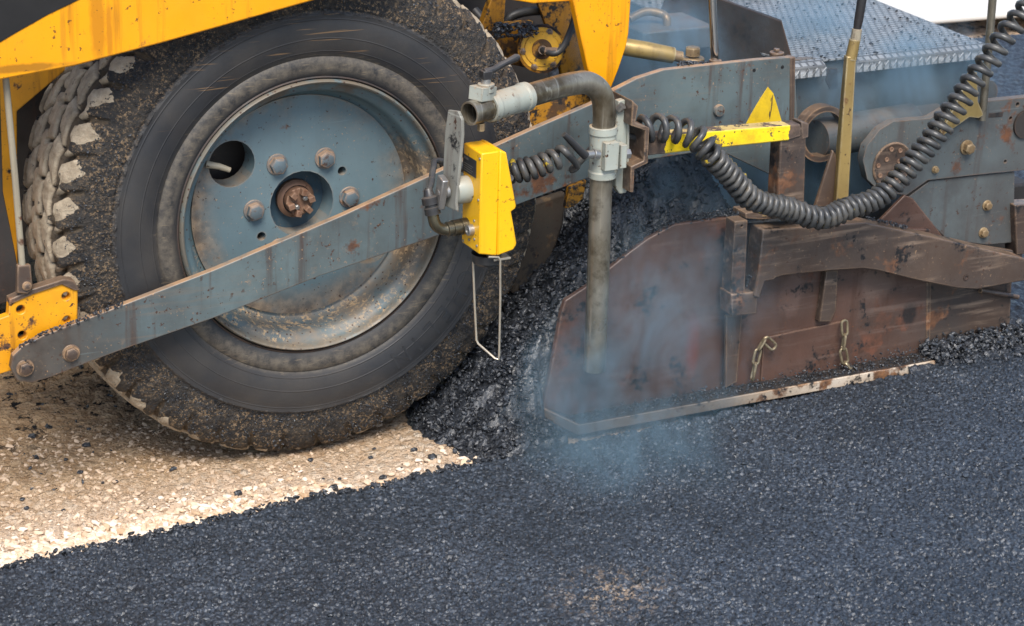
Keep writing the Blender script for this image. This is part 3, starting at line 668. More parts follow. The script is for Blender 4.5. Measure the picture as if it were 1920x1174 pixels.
bm = bmesh.new(); tube(bm, [mc+ma*.012, mc+ma*.05], .013, 10); tube(bm, [hz_[8], hz_[14]], .0125, 8); finish(bm, 'hose_fitting', 'brown', mo)
# clods and hoses in the wheel arch
tube_obj('arch_hose', smooth_path([P(890, 20, .5), P(930, 60, .42), P(960, 30, .4), P(1010, 20, .4), P(1060, 26, .4)], 6), .014, 'hose', PV)
cl = np.array([P(random.uniform(925, 1010), random.uniform(45, 70), random.uniform(.18, .3)) for _ in range(160)])
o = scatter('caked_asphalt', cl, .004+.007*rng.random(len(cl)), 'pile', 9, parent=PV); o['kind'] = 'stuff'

# ---- the wheel
wh = link('wheel', None, parent=PV, org=WC)
NL = 42; nth = NL*26
prof = [(.384, .030), (.388, .014), (.396, .004), (.41, -.003), (.43, -.006), (.447, -.004), (.452, .0005), (.458, -.004), (.475, -.011), (.50, -.0155), (.525, -.017), (.548, -.0145), (.562, -.010), (.566, -.0115), (.570, -.0105), (.573, -.003), (.578, .0)]
side = [(.59, .0005), (.60, .001), (.61, .002), (.62, .0035), (.63, .005), (.64, .007), (.65, .0095), (.66, .0125), (.67, .016), (.68, .0205), (.688, .025), (.695, .030), (.702, .037), (.708, .045), (.713, .055), (.717, .066)]
tread = [(.719+.005*math.sin(math.pi*t), .080+.26*t) for t in np.linspace(0, 1, 54)]
mir = lambda L: [(r, .42-y) for r, y in L[::-1]]
full = prof+side+tread+mir(side)+mir(prof)
pr_ = np.array(full); npf = len(pr_)
# tangent-perp (outward) of the profile
dp = np.gradient(pr_, axis=0); nrm = np.stack([dp[:, 1], -dp[:, 0]], 1); nrm /= np.linalg.norm(nrm, axis=1)[:, None]
th = np.arange(nth)/nth*2*np.pi
TH, PI_ = np.meshgrid(th, np.arange(npf), indexing='ij')
rr, yy = pr_[PI_, 0], pr_[PI_, 1]
ang = TH*NL/(2*np.pi)
sym = np.abs(yy-.21)/.21
def band(v, c, wd): return np.clip(1-np.abs(v-c)/wd, 0, 1)
row = np.where(sym > .60, 0, np.where(sym > .22, 1, 2))
sgn = np.where(yy < .21, 1, -1)
lean = np.where(row == 0, 1.3*(sym-.6), np.where(row == 1, -1.5*(sym-.4), .5*sgn*sym))
phase = np.where(row == 0, 0, np.where(row == 1, .5, .25))+np.where(yy < .21, 0, .33)
jit = .07*(fbm(ang, yy*20+3, 1.0, 2, 71)-.5)
u = (ang+phase+lean+jit) % 1.0
du = np.minimum(u, 1-u)                                      # distance to the cross groove in pitches
shoulder = np.clip((rr-.640)/.03, 0, 1)
cross_w = np.where(row == 0, .11, .075)
gx_ = np.clip((cross_w-du)/.07, 0, 1)*shoulder
zig = .07*(np.abs(((ang*2) % 2)-1)-.5)
gl = np.maximum(np.clip((.085-np.abs(sym-.60+zig*.6))/.035, 0, 1), np.clip((.065-np.abs(sym-.22+zig*.5))/.035, 0, 1))*(rr > .714)
groove = np.maximum(gx_, gl)
depth = np.where(rr < .705, .014, np.where(row == 0, .026, .020))
rnd = fbm(TH*12, yy*30+rr*40, 3.0, 4, 81)-.5
dirt = np.clip((rr-.575)/.01, 0, 1)
lump = fbm(TH*40, yy*60+rr*70, 1.6, 4, 83)-.5
pillow = .005*np.exp(-(du/.16)**2)*np.clip((rr-.69)/.02, 0, 1)
slit = np.clip((.012-np.abs(((ang+.47+(rr-.62)*4) % 1)-.5))/.006, 0, 1)*np.clip(1-np.abs(rr-.655)/.028, 0, 1)
off = -groove*depth-pillow-slit*.007+dirt*(.005*rnd+.0065*lump)*np.where(rr > .712, .45, 1)*(1-.5*groove)
Rr = rr+nrm[PI_, 0]*off; Yy = yy+nrm[PI_, 1]*off
V = np.stack([Rr*np.cos(TH), Yy, Rr*np.sin(TH)+WC.z], -1).reshape(-1, 3)
# flatten where the tyre stands
V[:, 2] = np.maximum(V[:, 2], .012+.03*np.clip(np.abs(V[:, 0])-.15, 0, 1))
i, j = np.meshgrid(np.arange(nth), np.arange(npf-1), indexing='ij')
a = i*npf+j; b = ((i+1) % nth)*npf+j
Fq = np.stack([a, b, b+1, a+1], -1).reshape(-1, 4)
uf = (ang+.42) % 1.0; tri = np.clip(1-np.abs(uf-.42)/.40, 0, 1)
amp = .012+.034*np.clip(-.2-1.2*np.cos(TH+.15), 0, 1)
wear = np.clip((rr-(.706-amp*tri**.8)+.03*(fbm(TH*30, yy*40, 1, 3, 91)-.5))/.010, 0, 1)*(1-groove)
ty = arr_mesh('tyre', V, Fq, 'tyre', wh, WC, attrs={'face_wear': wear.ravel(), 'groove': (groove*(rr > .60)).ravel()}, ang=60)
def grit(name, n, mat, smin, smax, r0, r1, seed):
    rg = np.random.default_rng(seed); a = rg.uniform(0, 6.283, n); r = rg.uniform(r0, r1, n)
    keep = fbm(np.cos(a)*3+5, np.sin(a)*3+5+r*9, 4, 4, seed) > .47; a, r = a[keep], r[keep]
    y = np.interp(r, pr_[:len(prof)+len(side), 0], pr_[:len(prof)+len(side), 1])
    sz = smin+(smax-smin)*rg.random(len(a))**2.5
    V, Fc, T = scatter_arrays(np.stack([r*np.cos(a), y-sz*.2, r*np.sin(a)+WC.z], 1), sz, seed)
    o = arr_mesh(name, V, Fc, mat, wh, WC, smooth=False, attrs={'tone': T*.5}); o['kind'] = 'stuff'
grit('stuck_tar_grit', 7000, 'pile', .0014, .0048, .578, .695, 51)
grit('stuck_stone_grit', 2600, 'drygrit', .0009, .0028, .575, .695, 52)
# raised lettering round the side wall
M['letter'] = simple('raised_rubber_letters', (.0235, .0235, .025), .55, 0, .1, .2)
bm = bmesh.new()
def arc_text(txt, rad, a0, da, size):
    for k, ch in enumerate(txt):
        c = bpy.data.curves.new('glyph', 'FONT'); c.body = ch; c.size = size; c.extrude = .0009; c.align_x = 'CENTER'
        ob = bpy.data.objects.new('glyph', c); COL.objects.link(ob); bpy.context.view_layer.update()
        me = bpy.data.meshes.new_from_object(ob.evaluated_get(bpy.context.evaluated_depsgraph_get()))
        aa = a0-k*da
        er = Vector((math.cos(aa), 0, math.sin(aa))); et = Vector((math.sin(aa), 0, -math.cos(aa)))
        for vv in me.vertices:
            y0 = float(np.interp(rad+vv.co.y, pr_[:len(prof), 0], pr_[:len(prof), 1])); vv.co = WC+er*(rad+vv.co.y)+et*vv.co.x+Vector((0, y0+(-.0019 if vv.co.z > 0 else .003), 0))
        bm.from_mesh(me); bpy.data.objects.remove(ob); bpy.data.meshes.remove(me); bpy.data.curves.remove(c)
arc_text('MICHELIN', .490, R(-14), R(6.6), .075)
finish(bm, 'lettering', 'letter', wh)
# rim barrel
bm = bmesh.new()
lathe(bm, WC, (0, 1, 0), [(.034, .390), (.012, .3895), (-.002, .387), (-.006, .383), (-.004, .379), (.004, .376), (.016, .374), (.026, .370), (.032, .362), (.037, .352), (.050, .346), (.085, .342), (.105, .338), (.118, .326), (.122, .312), (.40, .312), (.40, .36)], 128)
rim = finish(bm, 'rim', 'rim', wh, WC, ang=50)
bm = bmesh.new(); lathe(bm, WC, (0, 1, 0), [(.036, .3905), (.008, .3900), (.001, .3935), (.004, .398), (.03, .398)], 128); finish(bm, 'bead_seat_ring', 'dark', wh, WC)
# disc with hub hole, hand hole and small holes
YD = .112
bm = bmesh.new(); cyl(bm, WC+Vector((0, YD, 0)), (0, 1, 0), .318, .075, 128)
disc = finish(bm, 'wheel_disc', 'disc', wh, WC)
dc = WC+Vector((.004, YD, .006))
pol = lambda a, r, y=YD: dc+Vector((math.cos(R(a))*r, y-YD, math.sin(R(a))*r))
cut(disc, [(pol(0, 0), .094)]+[(pol(34+k*180, .145), .0125) for k in range(2)])
cut(disc, [(pol(146+k*180, .246), .066) for k in range(2)])
m = disc.modifiers.new('bevel', 'BEVEL'); m.width = .003; m.segments = 2; m.limit_method = 'ANGLE'; m.angle_limit = R(35)
bm = bmesh.new(); lathe(bm, dc, (0, 1, 0), [(.070, .098), (.0735, .0935), (.0735, .0005)], 64); 
M['recess'] = worn('hub_recess_paint', (.045, .085, .115), (.035, .07, .095), rust=.3, rscale=12, rough=.45, spots=.7, edge=.3, dust=.8, dustcol=(.26, .17, .10), streak=.1)
hub = finish(bm, 'hub', 'recess', wh, None)
bm = bmesh.new(); cyl(bm, dc+Vector((0, .30, 0)), (0, -1, 0), .30, .15, 48); finish(bm, 'brake_drum', 'dark', wh)
for k in range(6): hexbolt('wheel_bolt', pol(k*60+1, .142), .0245, .021, 'bolt', wh, washer=True, phase=.2+k*.37)
hc = dc+Vector((.003, .066, -.002))
bm = bmesh.new()
lathe(bm, hc, (0, -1, 0), [(0, .055), (.012, .055), (.016, .051), (.020, .046), (.022, .042)], 40); finish(bm, 'axle_flange', 'rusty', wh, None, 0)
bm = bmesh.new(); cyl(bm, hc-Vector((0, .018, 0)), (0, -1, 0), .040, .024, 12)
for k in range(6):
    a = k*math.pi/3+.25; c = hc+Vector((math.cos(a)*.031, -.052, math.sin(a)*.031)); box(bm, c, (.019, .022, .017), Matrix.Rotation(-a, 3, 'Y'))
cn = finish(bm, 'castle_nut', 'rusty', wh, None, .002)
for q in ((.012, .012), (-.012, -.012)):
    hexbolt('axle_bolt', hc+Vector((q[0], -.042, q[1])), .008, .014, 'nickel', wh, washer=False)
vs_ = pol(151, .300)
tube_obj('valve_stem', [vs_+Vector((-.02, -.012, .004)), vs_+Vector((.015, -.020, -.004)), vs_+Vector((.044, -.026, -.016))], [.010, .009, .0075], 'strut', wh)

# ------------------------------------------------------------------ the screed (with its tow arm)
SC = thing('screed', 'grey steel floating screed with long tow arm, tread plate deck and bolted end plates', 'screed', (1.6, .2, 0))
arm_px = [(20, 690), (24, 668), (42, 650), (80, 630), (150, 603), (400, 507), (640, 405), (836, 316), (1000, 242), (1110, 195), (1150, 170), (1195, 147), (1245, 131), (1300, 125), (1420, 112), (1490, 107),
          (1497, 262), (1460, 330), (1440, 326), (1365, 290), (1330, 282), (1215, 300), (1100, 335), (960, 388), (815, 444), (600, 518), (400, 597), (230, 656), (165, 680), (95, 708), (60, 718), (32, 714)]
arm = plate('tow_arm', arm_px, -.085, .022, 'arm', SC, .0025)
for q, r in (((47, 690), .019), ((133, 662), .019)): hexbolt('pivot_bolt', P(*q, -.085), r, .014, 'brown', arm)
bm = bmesh.new(); lathe(bm, P(1347, 207, -.085), (0, -1, 0), [(-.004, .019), (.002, .019), (.010, .016), (.012, .001)], 24); finish(bm, 'plug', 'arm', arm)
for q in ((1414, 132), (1467, 126)):
    bm = bmesh.new(); lathe(bm, P(*q, -.085), (0, -1, 0), [(-.002, .0055), (.0006, .0055), (.0006, .0001)], 16); finish(bm, 'small_hole', 'black_paint', arm)
plate('warning_triangle', [(1440, 163), (1450, 175), (1458, 200), (1467, 232), (1399, 232), (1412, 208), (1425, 186)], -.0862, .002, 'triangle', arm, .0004)
# tar along the arm's foot
cl = np.array([P(random.uniform(25, 190), 0, 0) for _ in range(1)]); cl = []
for _ in range(260):
    x = random.uniform(36, 230); y = np.interp(x, [36, 80, 150, 230], [652, 628, 601, 571]); cl.append(P(x, y-random.uniform(-3, 5), -.085+random.uniform(-.004, .03)))
o = scatter('tar_crust', np.array(cl), .0025+.004*rng.random(len(cl)), 'pile', 12, parent=SC); o['kind'] = 'stuff'
# second plate behind, its arch and cross tube
plate('side_plate', [(1480, 112), (1500, 111), (1660, 107), (1836, 104), (1848, 118), (1852, 200), (1700, 205), (1650, 260), (1500, 265)], .10, .03, 'plate', SC, .003)
plate('edge_strip', [(1482, 108), (1492, 107), (1490, 235), (1481, 235)], -.088, .03, 'brown', SC)
bm = bmesh.new(); lathe(bm, P(1545, 258, .02), (1, .12, 0), [(-.03, .001), (-.03, .058), (.0, .062), (.36, .062), (.36, .001)], 40); finish(bm, 'cross_tube', 'plate', SC)
bm = bmesh.new(); lathe(bm, P(1545, 252, -.03), (0, 1, 0), [(0, .070), (0, .088), (.04, .088), (.04, .070), (0, .070)], 40); finish(bm, 'bearing_ring', 'brown', SC)
plate('hole_plug', [(1553, 128), (1570, 128), (1572, 165), (1556, 168), (1548, 150)], .0975, .004, 'dark', SC, .001)
# deck
zl = P(1650, 98, .1).z
def D(x, y): return G(x, y, zl)
a0, a1 = D(1478, 103), D(1846, 84); b1 = D(1600, -6); b0 = D(1235, -10)
bm = bmesh.new()
e0, e1 = P(1478, 100, .085), P(1843, 86, .085); e0.z = e1.z = zl
bk = Vector((0, 2.4, 0)); lft = Vector((.0, 0, 0))
prism(bm, [e0, e1, e1+bk+Vector((.12, 0, 0)), e0+bk+Vector((-.1, 0, 0))], (0, 0, -.006))
deck = finish(bm, 'walkway_deck', 'deck', SC, None, .0)
bm = bmesh.new()
for (s0, s1) in ((0, .165), (.28, 1)):
    p, q = e0.lerp(e1, s0), e0.lerp(e1, s1)
    prism(bm, [p+Vector((0, -.002, .002)), p+Vector((0, -.030, -.010)), p+Vector((0, -.036, -.042)), p+Vector((0, -.030, -.044)), p+Vector((0, -.024, -.014)), p+Vector((0, 0, -.005))], q-p)
finish(bm, 'deck_lip', 'deck', deck, None, .002)
L = (e1-e0).length; dx = (e1-e0).normalized()
for s0, s1 in ((.02, .15), (.29, .98)):
    bm = bmesh.new(); t = s0*L
    while t < s1*L:
        c = e0+dx*t+Vector((0, -.0345, -.026)); box(bm, c, (.006, .005, .030), Matrix.Rotation(.7, 3, 'Y')); t += .032
    finish(bm, 'lip_tread', 'deck', deck, None, .0015)
cl = []
for _ in range(900):
    q = e0.lerp(e1, random.random())+Vector((0, random.random()**1.3*2.2, .003)); cl.append(q)
o = scatter('deck_crumbs', np.array(cl), .002+.0055*rng.random(len(cl))**3, 'pile', 14, parent=deck); o['kind'] = 'stuff'
# dark hopper side sheet behind the arm, box with elbow, cylinder
bm = bmesh.new(); prism(bm, [P(1258, -30, .62), P(1300, -20, .55), P(1466, 40, .16), P(1484, 106, .12), P(1484, 150, .12), P(1200, 120, .62)], (.012, .02, 0)); finish(bm, 'side_sheet', 'dark', SC, None, .003)
plate('rear_sheet', [(1150, -60), (1640, -60), (1640, 160), (1150, 200)], 1.0, .03, 'dark', SC)
bm = bmesh.new()
c = P(1242, 62, .42); box(bm, c, (.26, .20, .07), Matrix.Rotation(.0, 3, 'Z')); vb = finish(bm, 'valve_block', 'plate', SC, None, .006)
tube_obj('elbow_pipe', smooth_path([P(1180, 36, .42), P(1210, 22, .42), P(1240, 26, .40), P(1250, 36, .38), P(1250, 52, .38)], 6), .013, 'brass', vb)
bm = bmesh.new(); tube(bm, [P(1160, 86, .16), P(1215, 95, .12), P(1262, 104, .10)], [.026, .026, .024], 20); cyl_ = finish(bm, 'cylinder', 'lever', SC)
bm = bmesh.new(); tube(bm, [P(1256, 103, .10), P(1278, 107, .09)], .017, 16)
lathe(bm, P(1298, 112, .08)-Vector((0, 0, .012)), (0, 0, 1), [(0, .012), (0, .034), (.003, .036), (.017, .036), (.020, .033), (.020, .012), (0, .012)], 28); finish(bm, 'rod_eye', 'brass', cyl_, None)
hexbolt('eye_bolt', P(1298, 110, .08)+Vector((0, 0, .008)), .024, .024, 'brass', cyl_, ax=(0, 0, 1), washer=False)
cl = [P(random.uniform(1270, 1335), random.uniform(116, 126), random.uniform(-.07, .02)) for _ in range(150)]
o = scatter('crumb_patch', np.array(cl), .003+.005*rng.random(len(cl)), 'pile', 15, parent=SC); o['kind'] = 'stuff'
rod = tube_obj('piston_rod', [P(1332, -60, -.02), P(1341, 116, -.02)], .0125, 'chrome', SC, 18)
bm = bmesh.new(); cyl(bm, P(1341, 120, -.03), (0, 0, 1), .018, .012, 20); finish(bm, 'rod_seal', 'brown', rod)
bm = bmesh.new(); cyl(bm, P(1456, 106, -.03), (0, 0, 1), .022, .014, 24); cyl(bm, P(1456, 96, -.03), (0, 0, 1), .010, .008, 6); finish(bm, 'pivot_cap', 'brown', SC, None, .002)
# yellow bar with leg
bar = plate('support_bar', [(1214, 256), (1502, 233), (1502, 256), (1478, 264), (1215, 292)], -.26, .05, 'bar', SC, .004)
plate('support_leg', [(1464, 262), (1512, 234), (1510, 330), (1508, 400), (1456, 400)], -.255, .055, 'brown', SC, .004)
plate('bar_end_cap', [(1503, 228), (1517, 232), (1516, 258), (1504, 262)], -.257, .05, 'bar', bar, .003)
# lever
bm = bmesh.new()
pa, pb = P(1594, 104, -.16), P(1574, 390, -.16); ax_ = (pb-pa).normalized()
s0, s1 = .0145, .0205
A = [pa+Vector((math.cos(k), math.sin(k), 0))*s0*1.41 for k in (.5, 2.07, 3.64, 5.21)]; B = [pb+Vector((math.cos(k), math.sin(k), 0))*s1*1.41 for k in (.5, 2.07, 3.64, 5.21)]
va = [bm.verts.new(p) for p in A]; vb_ = [bm.verts.new(p) for p in B]; bm.faces.new(va); bm.faces.new(vb_[::-1])
for k in range(4): bm.faces.new((va[k], vb_[k], vb_[(k+1) % 4], va[(k+1) % 4]))
lev = finish(bm, 'lever', 'lever', SC, None, .003)
bm = bmesh.new(); tube(bm, [P(1595, 112, -.16), P(1603, 74, -.16)], [.0175, .0165], 20); finish(bm, 'lever_collar', 'lever', lev, None, .001)
bm = bmesh.new(); tube(bm, [P(1604, 76, -.16), P(1607, 54, -.16)], .0150, 20); finish(bm, 'lever_cap', 'strut', lev, None, .001)
tube_obj('lever_grip', [P(1607, 54, -.16), P(1610, 38, -.16), P(1616, 0, -.16), P(1622, -80, -.16)], [.0115, .0135, .0140, .0140], 'plastic', lev)
plate('lever_gusset', [(1562, 282), (1568, 290), (1578, 388), (1528, 388)], -.15, .012, 'brown', SC)
# right-hand end plates
ep = plate('end_plate', [(1618, 300), (1625, 274), (1650, 243), (1676, 228), (1745, 222), (1795, 192), (1828, 196), (1850, 190), (1990, 176), (1990, 312), (1908, 320), (1840, 327), (1740, 338), (1700, 366), (1650, 360), (1626, 336)], -.125, .03, 'plate', SC, .004,
           holes=[(1843, 197, .0045), (1895, 222, .006), (1908, 196, .007), (1885, 303, .0055)])
bm = bmesh.new(); lathe(bm, P(1672, 309, -.125), (0, -1, 0), [(-.01, .072), (.004, .072), (.006, .068), (.004, .064), (.004, .001)], 48); fd = finish(bm, 'flange_disc', 'brown', ep)
for k in range(9):
    a = k*.698+.3; rr_ = .050 if k % 3 else .028
    c = P(1672, 309, -.130)+Vector((math.cos(a)*rr_, 0, math.sin(a)*rr_)); bm = bmesh.new(); lathe(bm, c, (0, -1, 0), [(-.002, .0075), (.002, .0075), (.002, .0045), (.0005, .0035), (.0005, .0001)], 16); finish(bm, 'flange_screw', 'rusty', fd)
hexbolt('plate_bolt', P(1812, 276, -.127), .019, .022, 'brass', ep)
hexbolt('plate_bolt', P(1753, 318, -.127), .0095, .010, 'brass', ep)
hexbolt('plate_bolt', P(1765, 233, -.127), .010, .010, 'brass', ep)
plate('slot', [(1855, 213), (1882, 210), (1880, 219), (1854, 221)], -.1265, .003, 'dark', ep, .0006)
bm = bmesh.new(); lathe(bm, P(1922, 232, -.127), (0, -1, 0), [(-.002, .046), (.006, .046), (.006, .001)], 36); finish(bm, 'side_disc', 'dark', ep)
lp = plate('lower_plate', [(1700, 372), (1745, 339), (1903, 322), (1901, 455), (1850, 460), (1775, 450)], -.115, .025, 'plate', SC, .003)
hexbolt('plate_bolt', P(1850, 385, -.115), .014, .013, 'brass', lp); hexbolt('plate_bolt', P(1843, 436, -.115), .014, .013, 'brass', lp)
plate('angled_bracket', [(1758, 262), (1795, 190), (1818, 138), (1832, 136), (1834, 190), (1845, 216), (1835, 222), (1818, 220)], -.15, .012, 'lever', SC, .002)
tube_obj('guide_rod', [P(1841, 225, -.14), P(1852, 110, -.14), P(1866, -60, -.14)], .0125, 'pipe', SC)
bm = bmesh.new(); prism(bm, [P(1640, 182, .22), P(1720, 172, .22), P(1800, 215, -.02), P(1745, 222, -.02)], (0, 0, -.13)); finish(bm, 'screed_box', 'plate', SC, None, .006)
bm = bmesh.new(); box(bm, (2.0, .75, .30), (1.3, 1.2, .34)); box(bm, (1.95, .9, .66), (1.1, .9, .22)); finish(bm, 'screed_body', 'dark', SC, None, .01)
plate('corner_post', [(1903, 385), (1990, 380), (1990, 470), (1906, 478)], -.14, .06, 'brown', SC, .003)
plate('red_gusset', [(1646, 418), (1697, 366), (1712, 372), (1770, 446), (1700, 446)], -.13, .012, 'gate', SC, .002)
bm = bmesh.new(); lathe(bm, P(1838, 172, .02), (0, -1, 0), [(0, .045), (.03, .045), (.03, .001)], 32); finish(bm, 'roller', 'plate', SC)

# ------------------------------------------------------------------ the end gate
EG = thing('end_gate', 'rust brown steel end gate with cranked beam, gliding on a bright worn runner', 'end gate', (1.4, -.16, ZA))
plate('front_panel', [(1017, 770), (1034, 690), (1052, 590), (1060, 564), (1100, 538), (1150, 498), (1180, 474), (1215, 448), (1240, 434), (1266, 421), (1368, 408), (1368, 745), (1085, 788)], -.135, .018, 'gate', EG, .003)
plate('main_panel', [(1369, 420), (1745, 430), (1743, 660), (1730, 672), (1369, 742)], -.150, .018, 'gate', EG, .003)
plate('rear_panel', [(1746, 445), (1900, 470), (1893, 622), (1740, 662)], -.142, .015, 'brown', EG, .003)
plate('seam_bar', [(1738, 530), (1746, 530), (1744, 662), (1736, 664)], -.152, .012, 'brown', EG, .002)
plate('lower_doubler', [(1432, 634), (1582, 602), (1582, 692), (1426, 720)], -.157, .008, 'gate', EG, .002)
plate('stop_tab', [(1550, 508), (1572, 506), (1568, 582), (1558, 604), (1536, 604)], -.175, .025, 'brown', EG, .003)
plate('flat_strip', [(1362, 592), (1392, 590), (1382, 716), (1360, 728)], -.170, .012, 'brown', EG, .002)
# the square post in its pocket
plate('guide_post', [(1378, 416), (1402, 413), (1396, 556), (1369, 558)], -.215, .05, 'brown', EG, .002, holes=[(1391, 424, .004)])
plate('post_pocket', [(1371, 552), (1420, 547), (1419, 588), (1372, 593)], -.228, .066, 'brown', EG, .003)
beam_px = [(1431, 431), (1510, 426), (1624, 417), (1634, 420), (1760, 447), (1925, 486), (1924, 526), (1860, 538), (1832, 543), (1795, 541), (1720, 526), (1648, 508), (1620, 504), (1558, 508), (1470, 517), (1455, 521), (1452, 525), (1434, 528), (1424, 560), (1414, 556), (1423, 505)]
beam = plate('cranked_beam', beam_px, -.235, .070, 'brown', EG, .004)
bm = bmesh.new(); lathe(bm, P(1811, 520, -.235), (0, -1, 0), [(-.001, .010), (.003, .010), (.003, .006), (.0008, .005), (.0008, .0001)], 20); finish(bm, 'beam_hole', 'dark', beam)
bm = bmesh.new(); prism(bm, [P(1398, 400, -.20), P(1440, 394, -.20), P(1500, 398, -.20), P(1500, 408, -.20), P(1425, 412, -.20), P(1398, 410, -.20)], (0, .07, 0)); top = finish(bm, 'top_bracket', 'brown', EG, None, .002)
bm = bmesh.new(); cyl(bm, P(1430, 404, -.19), (0, 0, 1), .013, .022, 14); finish(bm, 'top_stud', 'brass', top, None, .001)
tube_obj('rear_rod', [P(1838, 545, -.16), P(1908, 557, -.16)], .008, 'brown', EG)
# the runner (shoe)
s_in = -.152
p0, p1 = P(1085, 797, -.228), P(1752, 676.5, -.228)
tip = P(1013, 763, -.130)
bm = bmesh.new(); prism(bm, [p0, p1, Vector((p1.x, s_in, p1.z)), Vector((p0.x+.01, s_in, p0.z)), Vector((tip.x, -.112, tip.z))], (0, 0, -.014)); sh = finish(bm, 'runner', 'dark', EG, None, .002)
bm = bmesh.new()
prism(bm, [p0+Vector((-.002, -.004, -.030)), p0+Vector((-.002, -.004, .001)), p0+Vector((-.002, .004, .001)), p0+Vector((-.002, .004, -.030))], p1-p0+Vector((.004, 0, 0)))
prism(bm, [p0+Vector((-.003, -.003, -.030)), p0+Vector((-.003, -.003, .0015)), p0+Vector((.006, .001, .0015)), p0+Vector((.006, .001, -.030))], tip-p0+Vector((-.002, .004, 0)))
finish(bm, 'runner_edge', 'white_edge', sh, None, .002)
cl = []
for _ in range(1300):
    x = random.uniform(p0.x, p1.x); f = (x-p0.x)/(p1.x-p0.x); h = .012+.028*f
    q = random.random(); cl.append(Vector((x, -.216+.05*q, p0.z+(p1.z-p0.z)*f+h*q*random.random())))
for _ in range(1300):                                     # crumbs along the panel's top edge
    x = random.uniform(1150, 1380); y = np.interp(x, [1150, 1180, 1215, 1240, 1266, 1380], [497, 473, 447, 433, 420, 405])
    cl.append(P(x, y-random.uniform(-3, 15), -.125+random.uniform(-.01, .05)))
for _ in range(260): cl.append(P(random.uniform(1372, 1440), random.uniform(398, 412), random.uniform(-.17, -.1)))
for _ in range(120): cl.append(P(random.uniform(1400, 1412), random.uniform(515, 552), random.uniform(-.21, -.17)))
for _ in range(160):
    x = random.uniform(1625, 1700); cl.append(P(x, np.interp(x, [1625, 1700], [412, 430])-random.uniform(0, 7), random.uniform(-.22, -.15)))
o = scatter('caked_crumbs', np.array(cl), .0018+.0045*rng.random(len(cl))**2, 'pile', 17, parent=EG); o['kind'] = 'stuff'
# black windrow at the foot of the rear panel
n = 3600; wx = rng.uniform(2.0, 3.0, n); wy = -.145-np.abs(rng.normal(0, .05, n)); wz = ZA+np.clip(.05*(1-(-.145-wy)/.12), 0, .06)*rng.random(n)+.006
kind(scatter('loose_asphalt_lumps', np.stack([wx, wy, wz], 1), .003+.010*rng.random(n)**2.4, 'pile', 18), 'stuff', 'loose black lumps along the foot of the rear gate panel')

# chains
def chain(pts, label):
    c = thing('chain', label, 'chain', pts[0], 'short chains on the end gate')
    for k in range(len(pts)-1):
        a, b = Vector(pts[k]), Vector(pts[k+1]); ax = (b-a).normalized(); side = ax.cross(Vector((0, 1, 0))).normalized()
        if k % 2: side = (side*.35+Vector((0, 1, 0))*.94).normalized()
        mid = (a+b)/2; hl = (b-a).length/2*1.12; hw = hl*.42
        pts_ = []
        for t in range(24):
            q = 2*math.pi*t/24; cx_, cy_ = math.cos(q), math.sin(q)
            pts_.append(mid+ax*(cx_*hw*.9+math.copysign(hl-hw, cx_) if abs(cx_) > .05 else 0)+side*cy_*hw)
        bm = bmesh.new(); tube(bm, pts_+[pts_[0]],   .0044, 8, cap=False); finish(bm, 'link', 'chain', c)
    return c
chain([P(1452, 652, -.180), P(1434, 636, -.178), P(1422, 656, -.180), P(1416, 682, -.182), P(1410, 712, -.185)], 'short four link chain hanging left on the end gate, its ring turned aside')
chain([P(1583, 602, -.176), P(1584, 628, -.182), P(1580, 655, -.182), P(1585, 680, -.182), P(1598, 694, -.19)], 'short chain hanging straight down at the corner of the gate doubler plate')

# ------------------------------------------------------------------ sensor arm (bent pipe with clamps)
SA = thing('sensor_arm', 'bent steel pipe with pale grey clamps, one end hanging before the end gate', 'pipe arm', P(1116, 695, -.30))
YT = -.30
top_pts = [P(880, 213, YT-.150), P(930, 198, YT-.118), P(985, 181, YT-.084), P(1050, 162, YT-.042), P(1078, 156, YT-.018), P(1100, 155, YT-.004), P(1120, 166, YT), P(1131, 188, YT), P(1133, 220, YT), P(1131, 260, YT)]
pts = top_pts[:4]+smooth_path(top_pts[3:9], 5)[1:]+[P(1131, 260, YT), P(1127, 340, YT), P(1122, 500, YT), P(1115, 693, YT)]
bm = bmesh.new(); tube(bm, pts, .0315, 36, .0265); pipe = finish(bm, 'pipe', 'pipe', SA, ang=50)
# upper clamp
def sleeve(p, q, r, name, extra=None):
    bm = bmesh.new(); d = (q-p); L = d.length; ax = d.normalized()
    lathe(bm, p, ax, [(0, .031), (0, r), (L*.14, r+.001), (L*.16, r-.002), (L*.85, r-.002), (L*.87, r+.001), (L, r), (L, .031)], 40)
    if extra: extra(bm)
    return finish(bm, name, 'clamp', SA, None, .0015, 40)
def ex1(bm):
    c = P(905, 174, YT-.132); box(bm, c, (.058, .045, .036), Matrix.Rotation(.42, 3, 'Z') @ Matrix.Rotation(.10, 3, 'Y')); cyl(bm, P(911, 172, YT-.132), (0, 0, 1), .022, .022, 24)
c1 = sleeve(P(915, 202, YT-.127), P(988, 180.5, YT-.082), .0385, 'pipe_clamp', ex1)
bm = bmesh.new(); cyl(bm, P(911, 158, YT-.132), (0, 0, 1), .0125, .034, 18)
kn = finish(bm, 'clamp_handle', 'nickel', c1, None, .002)
bm = bmesh.new(); tube(bm, [P(908, 137, YT-.132), P(925, 131, YT-.13), P(948, 118, YT-.125), P(968, 108, YT-.12), P(974, 106, YT-.12)], [.0115, .0095, .0085, .0105, .006], 14); box(bm, P(911, 140, YT-.132), (.026, .026, .022)); finish(bm, 'handle_lever', 'plastic', c1, None, .002)
bm = bmesh.new(); cyl(bm, P(902, 245, YT-.145), (0, 0, 1), .010, .02, 6); finish(bm, 'clamp_screw', 'brass', c1)
